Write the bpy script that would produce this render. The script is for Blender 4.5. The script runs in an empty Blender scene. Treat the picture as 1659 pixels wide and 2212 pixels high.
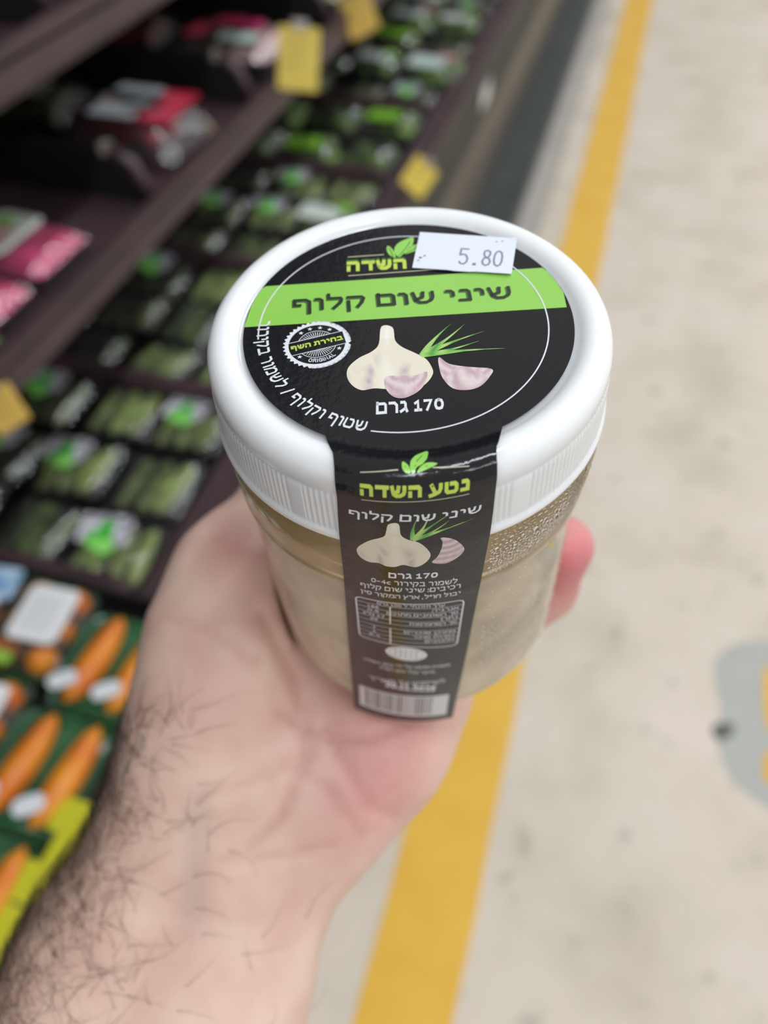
import bpy, bmesh, math, random
import numpy as np
from mathutils import Vector, Matrix, noise

scene = bpy.context.scene
COL = scene.collection

# ------------------------------------------------------------------ camera
F_PX, CX, CY = 1661.0, 829.5, 1106.0           # focal length and centre in pixels of a 1659 x 2212 frame
CAM_H = 1.30
cR = Vector((0.96010945, 0.27962446, 0.0))
cU = Vector((-0.21052119, 0.72283873, 0.65816791))
cF = Vector((-0.18403984, 0.63191323, -0.75287118))
CAM = Vector((0, 0, CAM_H))
cam_data = bpy.data.cameras.new('camera')
cam = bpy.data.objects.new('camera', cam_data)
COL.objects.link(cam)
cam.matrix_world = Matrix(((cR.x, cU.x, -cF.x, 0), (cR.y, cU.y, -cF.y, 0), (cR.z, cU.z, -cF.z, CAM_H), (0, 0, 0, 1)))
cam_data.sensor_fit = 'VERTICAL'
cam_data.sensor_height = 36.0
cam_data.lens = 36.0 * F_PX / 2212.0
cam_data.clip_start = 0.01
cam_data.clip_end = 60
cam_data.dof.use_dof = True
cam_data.dof.focus_distance = 0.134
cam_data.dof.aperture_fstop = 8.6
scene.camera = cam

# ------------------------------------------------------------------ world, lamps, exposure
world = bpy.data.worlds.new('world')
scene.world = world
world.use_nodes = True
bg = world.node_tree.nodes['Background']
bg.inputs[0].default_value = (1.0, 0.96, 0.91, 1)
bg.inputs[1].default_value = 0.44

def area_lamp(name, loc, sx, sy, watts, color=(.90, .96, 1.0), aim=None):
    ld = bpy.data.lights.new(name, 'AREA')
    ld.shape = 'RECTANGLE'; ld.size = sx; ld.size_y = sy; ld.energy = watts; ld.color = color
    o = bpy.data.objects.new(name, ld); COL.objects.link(o); o.location = loc
    if aim is not None:
        o.rotation_euler = (Vector(aim) - Vector(loc)).to_track_quat('-Z', 'Y').to_euler()
    return o
# rows of short ceiling tubes above the aisle
for tx in (-1.5, 0.5, 2.5):
    for ty in (-2.2, 0.1, 2.4, 4.7, 7.0):
        area_lamp('ceiling_tube_lamp', (tx, ty, 3.5), 0.15, 1.3, 21 if tx > 0 else 16)

scene.view_settings.view_transform = 'Standard'
scene.view_settings.look = 'None'
scene.view_settings.gamma = 1.0
scene.view_settings.use_curve_mapping = False
scene.view_settings.exposure = 0.2
scene.cycles.use_denoising = True
scene.cycles.max_bounces = 12
scene.cycles.transparent_max_bounces = 24
scene.cycles.sample_clamp_indirect = 6.0

# ------------------------------------------------------------------ helpers
def srgb(r, g, b):
    def f(c):
        c /= 255.0
        return c / 12.92 if c <= 0.04045 else ((c + 0.055) / 1.055) ** 2.4
    return (f(r), f(g), f(b), 1.0)

def mat(name, color, rough=0.5, metal=0.0, coat=0.0, spec=0.5, noise_amt=0.0, noise_scale=20.0, color2=None, bump=0.0, bump_scale=60.0, sss=0.0, attr=None, vary=0.0):
    m = bpy.data.materials.new(name); m.use_nodes = True
    nt = m.node_tree; p = nt.nodes['Principled BSDF']
    p.inputs['Base Color'].default_value = color
    p.inputs['Roughness'].default_value = rough
    p.inputs['Metallic'].default_value = metal
    p.inputs['Coat Weight'].default_value = coat
    p.inputs['Coat Roughness'].default_value = 0.06
    p.inputs['Specular IOR Level'].default_value = spec
    if sss:
        p.inputs['Subsurface Weight'].default_value = sss
        p.inputs['Subsurface Radius'].default_value = (1.0, .45, .3)
        p.inputs['Subsurface Scale'].default_value = 0.004
    if color2 is not None:
        tc = nt.nodes.new('ShaderNodeTexCoord'); n = nt.nodes.new('ShaderNodeTexNoise')
        n.inputs['Scale'].default_value = noise_scale; n.inputs['Detail'].default_value = 3
        nt.links.new(tc.outputs['Object'], n.inputs['Vector'])
        r = nt.nodes.new('ShaderNodeValToRGB')
        r.color_ramp.elements[0].position = 0.5 - noise_amt; r.color_ramp.elements[1].position = 0.5 + noise_amt
        r.color_ramp.elements[0].color = color; r.color_ramp.elements[1].color = color2
        nt.links.new(n.outputs['Fac'], r.inputs['Fac']); nt.links.new(r.outputs['Color'], p.inputs['Base Color'])
    if vary:
        oi = nt.nodes.new('ShaderNodeObjectInfo'); mr = nt.nodes.new('ShaderNodeMapRange')
        mr.inputs['To Min'].default_value = 1 - vary; mr.inputs['To Max'].default_value = 1 + vary * .6
        hs = nt.nodes.new('ShaderNodeHueSaturation'); nt.links.new(oi.outputs['Random'], mr.inputs['Value']); nt.links.new(mr.outputs[0], hs.inputs['Value'])
        src = p.inputs['Base Color'].links[0].from_socket; nt.links.new(src, hs.inputs['Color']); nt.links.new(hs.outputs[0], p.inputs['Base Color'])
    if attr:
        a = nt.nodes.new('ShaderNodeAttribute'); a.attribute_name = attr
        nt.links.new(a.outputs['Color'], p.inputs['Base Color'])
    if bump:
        tc = nt.nodes.new('ShaderNodeTexCoord'); n = nt.nodes.new('ShaderNodeTexNoise')
        n.inputs['Scale'].default_value = bump_scale; n.inputs['Detail'].default_value = 4
        b = nt.nodes.new('ShaderNodeBump'); b.inputs['Strength'].default_value = bump; b.inputs['Distance'].default_value = 0.001
        nt.links.new(tc.outputs['Object'], n.inputs['Vector']); nt.links.new(n.outputs['Fac'], b.inputs['Height'])
        nt.links.new(b.outputs['Normal'], p.inputs['Normal'])
    return m

def clear_mat(name, tint=(1, 1, 1, 1), haze=0.0, haze_color=(.9, .9, .9, 1), rough=0.05, ior=1.45, gloss=1.0, bump=0.0, bump_scale=40, haze_z=None, neck_glow_color=None):
    """thin clear plastic: tinted see-through layer with a Fresnel gloss and some milky haze"""
    m = bpy.data.materials.new(name); m.use_nodes = True; nt = m.node_tree
    for n in list(nt.nodes):
        if n.type == 'BSDF_PRINCIPLED': nt.nodes.remove(n)
    N = nt.nodes.new; out = nt.nodes['Material Output']
    tr = N('ShaderNodeBsdfTransparent'); tr.inputs[0].default_value = tint
    df = N('ShaderNodeBsdfDiffuse'); df.inputs[0].default_value = haze_color
    tl = N('ShaderNodeBsdfTranslucent'); tl.inputs[0].default_value = haze_color
    dm = N('ShaderNodeMixShader'); dm.inputs[0].default_value = 0.15
    nt.links.new(df.outputs[0], dm.inputs[1]); nt.links.new(tl.outputs[0], dm.inputs[2])
    m1 = N('ShaderNodeMixShader'); m1.inputs[0].default_value = haze
    nt.links.new(tr.outputs[0], m1.inputs[1]); nt.links.new(dm.outputs[0], m1.inputs[2])
    gl = N('ShaderNodeBsdfGlossy'); gl.inputs['Roughness'].default_value = rough; gl.inputs[0].default_value = (gloss, gloss, gloss, 1)
    fr = N('ShaderNodeFresnel'); fr.inputs['IOR'].default_value = ior
    m2 = N('ShaderNodeMixShader')
    nt.links.new(fr.outputs[0], m2.inputs[0]); nt.links.new(m1.outputs[0], m2.inputs[1]); nt.links.new(gl.outputs[0], m2.inputs[2])
    nt.links.new(m2.outputs[0], out.inputs[0])
    if bump:
        tc = N('ShaderNodeTexCoord'); n = N('ShaderNodeTexNoise'); n.inputs['Scale'].default_value = bump_scale; n.inputs['Detail'].default_value = 3
        b = N('ShaderNodeBump'); b.inputs['Strength'].default_value = bump; b.inputs['Distance'].default_value = 0.009
        nt.links.new(tc.outputs['Object'], n.inputs['Vector']); nt.links.new(n.outputs['Fac'], b.inputs['Height'])
        nt.links.new(b.outputs['Normal'], gl.inputs['Normal']); nt.links.new(b.outputs['Normal'], fr.inputs['Normal'])
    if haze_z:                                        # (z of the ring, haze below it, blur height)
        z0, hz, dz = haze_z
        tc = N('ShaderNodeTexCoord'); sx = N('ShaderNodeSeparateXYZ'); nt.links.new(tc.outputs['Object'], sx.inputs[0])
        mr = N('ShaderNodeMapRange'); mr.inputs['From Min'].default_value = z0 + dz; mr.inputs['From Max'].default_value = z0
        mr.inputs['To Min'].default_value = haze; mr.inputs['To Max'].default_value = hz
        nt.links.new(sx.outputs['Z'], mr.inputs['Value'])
        if neck_glow_color:
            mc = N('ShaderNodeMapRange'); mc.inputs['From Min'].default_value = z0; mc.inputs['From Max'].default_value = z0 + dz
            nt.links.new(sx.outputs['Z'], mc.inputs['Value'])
            cm = N('ShaderNodeMixRGB'); cm.inputs[1].default_value = haze_color; cm.inputs[2].default_value = neck_glow_color
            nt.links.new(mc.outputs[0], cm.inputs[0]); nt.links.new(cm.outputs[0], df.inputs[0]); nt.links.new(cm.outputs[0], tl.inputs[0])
        no = N('ShaderNodeTexNoise'); no.inputs['Scale'].default_value = 55; no.inputs['Detail'].default_value = 2
        nt.links.new(tc.outputs['Object'], no.inputs['Vector'])
        mu = N('ShaderNodeMath'); mu.operation = 'MULTIPLY'
        mr2 = N('ShaderNodeMapRange'); mr2.inputs['From Min'].default_value = .3; mr2.inputs['From Max'].default_value = .7
        mr2.inputs['To Min'].default_value = .62; mr2.inputs['To Max'].default_value = 1.15
        nt.links.new(no.outputs['Fac'], mr2.inputs['Value'])
        nt.links.new(mr.outputs[0], mu.inputs[0]); nt.links.new(mr2.outputs[0], mu.inputs[1]); nt.links.new(mu.outputs[0], m1.inputs[0])
    return m

class MB:
    """collects simple shapes and links them as one mesh object"""
    def __init__(self): self.v = []; self.f = []; self.c = None
    def add(self, vs, fs):
        b = len(self.v); self.v += [tuple(p) for p in vs]; self.f += [tuple(b + i for i in f) for f in fs]; return self
    def box(self, x0, y0, z0, x1, y1, z1):
        return self.add([(x0, y0, z0), (x1, y0, z0), (x1, y1, z0), (x0, y1, z0), (x0, y0, z1), (x1, y0, z1), (x1, y1, z1), (x0, y1, z1)],
                        [(0, 3, 2, 1), (4, 5, 6, 7), (0, 1, 5, 4), (1, 2, 6, 5), (2, 3, 7, 6), (3, 0, 4, 7)])
    def grid(self, rows):
        """rows: list of equally long point lists"""
        n = len(rows[0]); vs = [p for r in rows for p in r]
        fs = [(i * n + j, i * n + j + 1, (i + 1) * n + j + 1, (i + 1) * n + j) for i in range(len(rows) - 1) for j in range(n - 1)]
        return self.add(vs, fs)
    def lathe(self, prof, seg=64, rfun=None):
        vs = []; n = len(prof)
        for j in range(seg):
            th = 2 * math.pi * j / seg
            for i, (r, z) in enumerate(prof):
                rr = rfun(i, th, r) if rfun else r
                vs.append((rr * math.cos(th), rr * math.sin(th), z))
        fs = [(j * n + i, ((j + 1) % seg) * n + i, ((j + 1) % seg) * n + i + 1, j * n + i + 1) for j in range(seg) for i in range(n - 1)]
        return self.add(vs, fs)
    def loft(self, rings, caps=True):
        n = len(rings[0]); vs = [p for r in rings for p in r]; m = len(rings)
        fs = [(i * n + j, i * n + (j + 1) % n, (i + 1) * n + (j + 1) % n, (i + 1) * n + j) for i in range(m - 1) for j in range(n)]
        if caps: fs += [tuple(range(n - 1, -1, -1)), tuple((m - 1) * n + j for j in range(n))]
        return self.add(vs, fs)
    def tube(self, pts, rad, n=8, caps=True):
        pts = [Vector(p) for p in pts]; rings = []
        for i, p in enumerate(pts):
            d = (pts[min(i + 1, len(pts) - 1)] - pts[max(i - 1, 0)]).normalized()
            a = Vector((0, 0, 1)) if abs(d.z) < .9 else Vector((1, 0, 0))
            s = d.cross(a).normalized(); t = s.cross(d)
            r = rad[i] if isinstance(rad, (list, tuple)) else rad
            rings.append([p + (s * math.cos(2 * math.pi * k / n) + t * math.sin(2 * math.pi * k / n)) * r for k in range(n)])
        return self.loft(rings, caps)
    def build(self, name, material, parent=None, smooth=False, bevel=0.0):
        me = bpy.data.meshes.new(name); me.from_pydata(self.v, [], self.f); me.update()
        bm = bmesh.new(); bm.from_mesh(me); bmesh.ops.recalc_face_normals(bm, faces=bm.faces)
        if bevel: bmesh.ops.bevel(bm, geom=list(bm.edges), offset=bevel, segments=2, affect='EDGES', clamp_overlap=True)
        bm.to_mesh(me); bm.free()
        if smooth: me.polygons.foreach_set('use_smooth', [True] * len(me.polygons))
        me.materials.append(material)
        o = bpy.data.objects.new(name, me); COL.objects.link(o)
        if parent is not None: o.parent = parent
        return o

def empty(name, loc=(0, 0, 0), rz=0.0):
    o = bpy.data.objects.new(name, None); COL.objects.link(o); o.location = loc; o.rotation_euler = (0, 0, rz); o.empty_display_size = .02
    return o
def tag(o, label=None, cat=None, group=None, kind=None):
    if label: o['label'] = label
    if cat: o['category'] = cat
    if group: o['group'] = group
    if kind: o['kind'] = kind
    return o
KIDS = {}
def kids(o):
    return KIDS.get(o.name, [c for c in o.children])
def copy_tree(o, parent=None):
    c = o.copy(); COL.objects.link(c); c.parent = parent
    for ch in kids(o): copy_tree(ch, c)
    return c
def ground(px, py, z):
    """the point at height z seen at pixel (px, py) of the photograph"""
    r = cF + cR * ((px - CX) / F_PX) - cU * ((py - CY) / F_PX)
    t = (z - CAM_H) / r.z
    return Vector((r.x * t, r.y * t, z))
def view(px, py, d_mm):
    """the point at depth d_mm (mm along the camera axis) seen at pixel (px, py)"""
    return CAM + (cF + cR * ((px - CX) / F_PX) - cU * ((py - CY) / F_PX)) * (d_mm / 1000.0)

# ------------------------------------------------------------------ floor
def floor_material():
    m = bpy.data.materials.new('worn_concrete'); m.use_nodes = True; nt = m.node_tree; p = nt.nodes['Principled BSDF']
    N = nt.nodes.new; L = nt.links.new
    tc = N('ShaderNodeTexCoord')
    def ns(scale, detail, rough=.55):
        n = N('ShaderNodeTexNoise'); n.inputs['Scale'].default_value = scale; n.inputs['Detail'].default_value = detail
        n.inputs['Roughness'].default_value = rough; L(tc.outputs['Object'], n.inputs['Vector']); return n
    def ramp(src, stops):
        r = N('ShaderNodeValToRGB'); L(src, r.inputs['Fac'])
        r.color_ramp.elements[0].position = stops[0][0]; r.color_ramp.elements[0].color = stops[0][1]
        r.color_ramp.elements[1].position = stops[-1][0]; r.color_ramp.elements[1].color = stops[-1][1]
        for q, c in stops[1:-1]:
            e = r.color_ramp.elements.new(q); e.color = c
        return r
    a = ns(4.2, 5); base = ramp(a.outputs['Fac'], [(.32, srgb(194, 182, 166)), (.5, srgb(211, 199, 184)), (.66, srgb(219, 205, 194))])
    b = ns(16, 3); sp = ramp(b.outputs['Fac'], [(.24, (.55, .56, .54, 1)), (.40, (1, 1, 1, 1))])
    v = N('ShaderNodeTexVoronoi'); v.inputs['Scale'].default_value = 5.5; L(tc.outputs['Object'], v.inputs['Vector'])
    vr = ramp(v.outputs['Distance'], [(.03, (.62, .62, .59, 1)), (.13, (1, 1, 1, 1))])
    g = ns(2.1, 2); gr = ramp(g.outputs['Fac'], [(.45, (1, 1, 1, 1)), (.7, (.95, .96, .95, 1))])
    def mul(c1, c2, f=1.0):
        x = N('ShaderNodeMixRGB'); x.blend_type = 'MULTIPLY'; x.inputs[0].default_value = f; L(c1, x.inputs[1]); L(c2, x.inputs[2]); return x.outputs[0]
    c = mul(mul(mul(base.outputs[0], sp.outputs[0], .8), vr.outputs[0], .7), gr.outputs[0])
    L(c, p.inputs['Base Color']); p.inputs['Roughness'].default_value = .42; p.inputs['Specular IOR Level'].default_value = .3
    bu = N('ShaderNodeBump'); bu.inputs['Strength'].default_value = .08; L(b.outputs['Fac'], bu.inputs['Height']); L(bu.outputs['Normal'], p.inputs['Normal'])
    return m
M_floor = floor_material()
M_line = mat('yellow_floor_paint', srgb(222, 168, 42), .5, color2=srgb(229, 182, 62), noise_amt=.2, noise_scale=9)
M_grey = mat('grey_floor_patch', srgb(168, 169, 163), .5, color2=srgb(176, 176, 170), noise_amt=.2, noise_scale=12)  # slightly varied grey tone for the irregular floor patch
M_dark = mat('black_scuff', srgb(92, 93, 90), .6)
fl = MB(); fl.box(-2.2, -1.6, -.05, 4.2, 9.0, 0.0)
floor = fl.build('floor', M_floor); tag(floor, kind='structure')
# painted line under the camera, edges a little wavy
mb = MB(); random.seed(4)
rows = []
for i in range(90):
    y = -1.5 + i * .115
    j = random.uniform(-.0025, .0025); k = random.uniform(-.0025, .0025)
    rows.append([(-.091 + j, y, .0012), (.0474 + k, y, .0012)])
mb.grid(rows); mb.grid([[(x, y, .0001) for x, y, z in r] for r in rows])
line = mb.build('painted_line', M_line, floor); tag(line, 'yellow painted floor line')
def outline(px, z, n=6):
    P = [ground(x, y, z) for x, y in px]; out = []
    m = len(P)
    for i in range(m):
        a, b, c, d = P[i - 1], P[i], P[(i + 1) % m], P[(i + 2) % m]
        for k in range(n):
            t = k / n
            out.append(.5 * ((2 * b) + (c - a) * t + (2 * a - 5 * b + 4 * c - d) * t * t + (3 * b - a - 3 * c + d) * t ** 3))
    return out
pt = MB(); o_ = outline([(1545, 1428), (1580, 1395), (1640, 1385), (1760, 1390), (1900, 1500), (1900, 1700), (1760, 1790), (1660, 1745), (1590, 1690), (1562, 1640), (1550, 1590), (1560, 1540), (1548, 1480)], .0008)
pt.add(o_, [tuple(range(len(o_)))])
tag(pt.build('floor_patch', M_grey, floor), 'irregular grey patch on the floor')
pt = MB()
for pl in ([(1652, 1440), (1668, 1450), (1690, 1500), (1680, 1560), (1660, 1575), (1650, 1520)], [(1654, 1630), (1680, 1610), (1700, 1650), (1680, 1690), (1656, 1690), (1648, 1660)]):
    o_ = outline(pl, .0016); pt.add(o_, [tuple(range(len(o_)))])
tag(pt.build('paint_spot', M_line, floor), 'orange yellow spots beside the grey patch')
pt = MB(); o_ = outline([(1540, 1570), (1560, 1560), (1585, 1567), (1580, 1588), (1562, 1598), (1544, 1592)], .002)
pt.add(o_, [tuple(range(len(o_)))])
tag(pt.build('scuff_mark', M_dark, floor), 'small dark spot on the edge of the grey patch')
M_trim = mat('pale_steel_skirting', srgb(196, 190, 182), .32, metal=.35, color2=srgb(180, 175, 170), noise_amt=.25, noise_scale=6)
tb = MB(); tb.box(-.245, -1.5, 0, -.180, 8.9, .012); tb.box(-.180, -1.5, 0, -.176, 8.9, .004)
trim = tb.build('trim_1', M_trim, None, bevel=.002); tag(trim, kind='structure')
tb = MB(); tb.box(-.176, -1.5, 0, -.173, 8.9, .003)
tag(tb.build('edge_strip', mat('olive_edge', srgb(150, 140, 118), .4), trim), 'thin olive edge strip')

# ------------------------------------------------------------------ refrigerated produce case
M_char = mat('charcoal_steel', srgb(46, 54, 57), .4, spec=.3, color2=srgb(62, 66, 66), noise_amt=.2, noise_scale=9)
M_brown = mat('brown_grey_bumper', srgb(104, 96, 86), .28, metal=.2, color2=srgb(92, 88, 82), noise_amt=.2, noise_scale=7)
M_shelf = mat('dark_brown_shelf', srgb(76, 57, 60), .42, color2=srgb(60, 46, 50), noise_amt=.2, noise_scale=14)
M_black = mat('black_interior', srgb(16, 15, 15), .7)
M_glint_holder = mat('grey_glint_and_holder', srgb(150, 142, 134), .25)  # pale grey shared by the post glints and the card holders
Y0, Y1 = -1.2, 6.4
case = empty('display_case', (-.7, 2.5, 0))
tag(case, 'long dark brown refrigerated produce display case with a low deck and two shelves above', 'display case')
def part(name, m, *boxes, parent=case, bevel=.003, label=None):
    b = MB()
    off = Vector((0, 0, 0)) if parent is not case else case.location
    for x in boxes:
        b.box(x[0] - off.x, x[1] - off.y, x[2] - off.z, x[3] - off.x, x[4] - off.y, x[5] - off.z)
    o = b.build(name, m, parent, bevel=bevel)
    if label: o['label'] = label
    return o
part('back_panel', M_black, (-1.06, Y0, 0, -1.02, Y1, 2.1))
part('added_shade_canopy', M_black, (-1.06, Y0, 2.06, -.45, Y1, 2.14), (-.49, Y0, 1.86, -.45, Y1, 2.06))  # unseen overhang, added to keep the shelf interior dark
part('deck', M_black, (-1.02, Y0, .50, -.39, Y1, .535))
part('front_panel', mat('charcoal_front', srgb(34, 41, 44), .5, spec=.25, color2=srgb(50, 56, 58), noise_amt=.2, noise_scale=7), (-.392, Y0, .385, -.372, Y1, .548), label='charcoal upper front panel')
part('bumper', M_brown, (-.386, Y0, .10, -.366, Y1, .38), bevel=.006, label='brown grey glossy lower panel')
part('kick_plate', M_char, (-.37, Y0, .012, -.246, Y1, .10), bevel=.008, label='dark kick plate')
rail = part('front_rail', M_shelf, (-.412, Y0, .545, -.368, Y1, .562), (-.416, Y0, .50, -.408, Y1, .575), bevel=.003)
for z, xf in ((.80, -.537), (1.02, -.569)):
    sh = part('shelf', M_shelf, (-1.02, Y0, z - .012, xf - .012, Y1, z + .004))
    fr = MB(); o3 = case.location
    fr.box(xf - .014 - o3.x, Y0 - o3.y, z - .022 - o3.z, xf - o3.x, Y1 - o3.y, z + .026 - o3.z)
    fr.box(xf - o3.x, Y0 - o3.y, z - .016 - o3.z, xf + .004 - o3.x, Y1 - o3.y, z + .012 - o3.z)
    fr.build('shelf_rail', M_shelf, sh, bevel=.002)
# crosswise dividers
BAYS = [.06, .405, .75, 1.085, 1.465, 1.81, 2.155, 2.5, 2.845, 3.19, 3.54, 3.9, 4.3]
def divider(y, z0, xf, hgt, xb=-1.0, slope=.05, w=.012):
    b = MB(); o3 = case.location
    prof = [(xf, z0), (xf - slope * .4, z0 + hgt * .75), (xf - slope, z0 + hgt), (xb, z0 + hgt), (xb, z0)]
    vs = [(x - o3.x, y - w / 2 - o3.y, z - o3.z) for x, z in prof] + [(x - o3.x, y + w / 2 - o3.y, z - o3.z) for x, z in prof]
    n = len(prof)
    b.add(vs, [tuple(range(n)), tuple(range(2 * n - 1, n - 1, -1))] + [(i, (i + 1) % n, n + (i + 1) % n, n + i) for i in range(n)])
    d = b.build('divider', M_black if hgt > .058 else M_shelf, case, bevel=.002)
    if hgt > .058:
        q = MB(); q.tube([(xf - o3.x, y - o3.y, z0 - o3.z), (xf - slope * .4 - o3.x, y - o3.y, z0 + hgt * .75 - o3.z), (xf - slope - o3.x, y - o3.y, z0 + hgt - o3.z)], .009, 8); q.build('divider_post', M_shelf, d, smooth=True)
    return d
for y in BAYS: divider(y, .535, -.418, .056, slope=.012, w=.026)
for y in BAYS:
    d = divider(y + .10, .806, -.56, .065, slope=.055)
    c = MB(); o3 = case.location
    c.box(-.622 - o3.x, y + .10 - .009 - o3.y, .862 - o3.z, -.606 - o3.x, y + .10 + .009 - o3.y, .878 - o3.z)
    c.build('divider_glint', M_glint_holder, d, bevel=.003)  # small pale block standing in for the glint on each post
for y in BAYS: divider(y + .04, 1.026, -.59, .09, slope=.07)

# ------------------------------------------------------------------ packs of produce
M_tray = mat('black_plastic_tray', srgb(24, 24, 27), .25)
M_traygrey = mat('dark_grey_tray', srgb(58, 58, 66), .22)
M_cuke = mat('cucumber_skin', srgb(118, 144, 50), .3, color2=srgb(202, 214, 140), noise_amt=.22, noise_scale=38, bump=.3, bump_scale=400, vary=.45)
M_cuked = mat('dark_cucumber_skin', srgb(52, 78, 22), .35, color2=srgb(124, 146, 58), noise_amt=.22, noise_scale=38, bump=.3, bump_scale=400, vary=.45)
M_film = clear_mat('cling_film', haze=.04, rough=.035, ior=1.75, bump=.35, bump_scale=60)
M_stick = mat('grey_white_sticker', srgb(96, 94, 104), .3, color2=srgb(220, 216, 226), noise_amt=.10, noise_scale=75)
M_logo = mat('bright_green_print', srgb(44, 165, 48), .35, color2=srgb(130, 218, 96), noise_amt=.12, noise_scale=32)
M_logol = mat('light_green_print', srgb(140, 214, 104), .35)
M_leafy = mat('leafy_green', srgb(60, 104, 26), .5, color2=srgb(138, 172, 70), noise_amt=.2, noise_scale=60, bump=1.0, bump_scale=120)
M_lime = mat('lime_bag_print', srgb(108, 168, 40), .3, color2=srgb(150, 200, 80), noise_amt=.2, noise_scale=20)
M_mint = mat('mint_print', srgb(176, 204, 190), .3, color2=srgb(206, 212, 208), noise_amt=.2, noise_scale=30)
M_pink = mat('magenta_print', srgb(206, 36, 104), .28, color2=srgb(226, 90, 146), noise_amt=.22, noise_scale=22)
M_rose = mat('radish_red', srgb(176, 34, 62), .3, color2=srgb(206, 84, 104), noise_amt=.2, noise_scale=30)
M_pale = mat('pale_pink_print', srgb(206, 150, 152), .35, color2=srgb(196, 178, 172), noise_amt=.2, noise_scale=24)
M_white = mat('white_sticker', srgb(226, 226, 228), .35)
M_whiteg = mat('white_grey_print', srgb(214, 222, 216), .3, color2=srgb(190, 200, 190), noise_amt=.2, noise_scale=60)
M_blue = mat('blue_print', srgb(92, 140, 190), .35, color2=srgb(180, 204, 222), noise_amt=.15, noise_scale=45)
M_orange = mat('carrot_orange', srgb(202, 96, 22), .35, color2=srgb(226, 152, 40), noise_amt=.22, noise_scale=26)
M_green = mat('dark_green_film', srgb(26, 74, 44), .22, color2=srgb(64, 108, 74), noise_amt=.2, noise_scale=26)
M_oval = mat('silver_white_oval', srgb(208, 210, 214), .3)
M_tagy = mat('yellow_price_card', srgb(222, 196, 78), .4)
M_tago = mat('orange_yellow_price_card', srgb(228, 190, 96), .4)
M_ink = mat('dark_ink', srgb(60, 58, 50), .5)

def rrect(w, l, r, z, n=3):
    pts = []
    for cx_, cy_, a0 in ((w / 2 - r, l / 2 - r, 0), (-w / 2 + r, l / 2 - r, 90), (-w / 2 + r, -l / 2 + r, 180), (w / 2 - r, -l / 2 + r, 270)):
        for k in range(n + 1):
            a = math.radians(a0 + 90 * k / n); pts.append((cx_ + r * math.cos(a), cy_ + r * math.sin(a), z))
    return pts
def tray_mesh(w, l, h, m, parent, name='tray'):
    b = MB()
    b.loft([rrect(w * .86, l * .86, .012, 0), rrect(w * .95, l * .95, .014, h * .8), rrect(w, l, .016, h), rrect(w, l, .016, h + .002),
            rrect(w * .92, l * .92, .012, h), rrect(w * .82, l * .82, .010, .003)], True)
    return b.build(name, m, parent)
def dome(w, l, z0, hz, n=9, amp=0.0, seed=0, inset=.0):
    rows = []
    for i in range(n):
        r = []
        for j in range(n):
            x = (j / (n - 1) - .5) * 2; y = (i / (n - 1) - .5) * 2
            k = (1 - abs(x) ** 4) * (1 - abs(y) ** 4)
            zz = z0 + hz * k ** .5 + amp * noise.noise(Vector((x * 2.3 + seed, y * 2.1, seed))) * k
            r.append((x * w / 2, y * l / 2, zz))
        rows.append(r)
    return rows
def capsule(b, p0, p1, r, n=8, taper=1.0, bend=0.0, rings=7):
    p0, p1 = Vector(p0), Vector(p1); pts = []; rad = []
    d = p1 - p0; side = d.cross(Vector((0, 0, 1))).normalized()
    for i in range(rings + 4):
        t = i / (rings + 3); k = math.sin(math.pi * min(1, max(0, t))) ** .38 if 0 < t < 1 else .05
        pts.append(p0 + d * t + side * bend * math.sin(math.pi * t)); rad.append(r * k * (1 + (taper - 1) * t))
    return b.tube(pts, rad, n)
def blob(b, c, r, seed=0, amp=.3, n=7, squash=(1, 1, 1)):
    rings = []
    for i in range(n + 1):
        ph = math.pi * (i + .05) / (n + .1); ring = []
        for j in range(n + 3):
            th = 2 * math.pi * j / (n + 3); d = Vector((math.sin(ph) * math.cos(th), math.sin(ph) * math.sin(th), math.cos(ph)))
            rr = r * (1 + amp * noise.noise(d * 2.2 + Vector((seed, 0, 0))))
            ring.append((c[0] + d.x * rr * squash[0], c[1] + d.y * rr * squash[1], c[2] + d.z * rr * squash[2]))
        rings.append(ring)
    return b.loft(rings)

def film_part(w, l, z0, hz, parent, seed=1, amp=.003):
    rg = random.Random(int(seed * 100)); b = MB(); g = dome(w, l, z0, hz, 9, amp, seed)
    g = [[(x, y, z + (rg.uniform(-.0016, .0016) if 0 < i < 8 and 0 < j < 8 else 0)) for j, (x, y, z) in enumerate(r)] for i, r in enumerate(g)]
    b.grid(g); return b.build('film', M_film, parent, smooth=False)
def sticker_part(name, x, y, w, l, z, m, parent, rot=0, curve=.0, n=6, corner=None):
    """thin printed card, slightly domed"""
    b = MB(); P = rrect(w, l, corner if corner else min(w, l) * .16, 0, 3); c, s = math.cos(rot), math.sin(rot)
    def T(p, dz): return (x + c * p[0] - s * p[1], y + s * p[0] + c * p[1], z + dz)
    b.loft([[T(p, 0) for p in P], [T(p, .0008) for p in P]], True)
    return b.build(name, m, parent)

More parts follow.
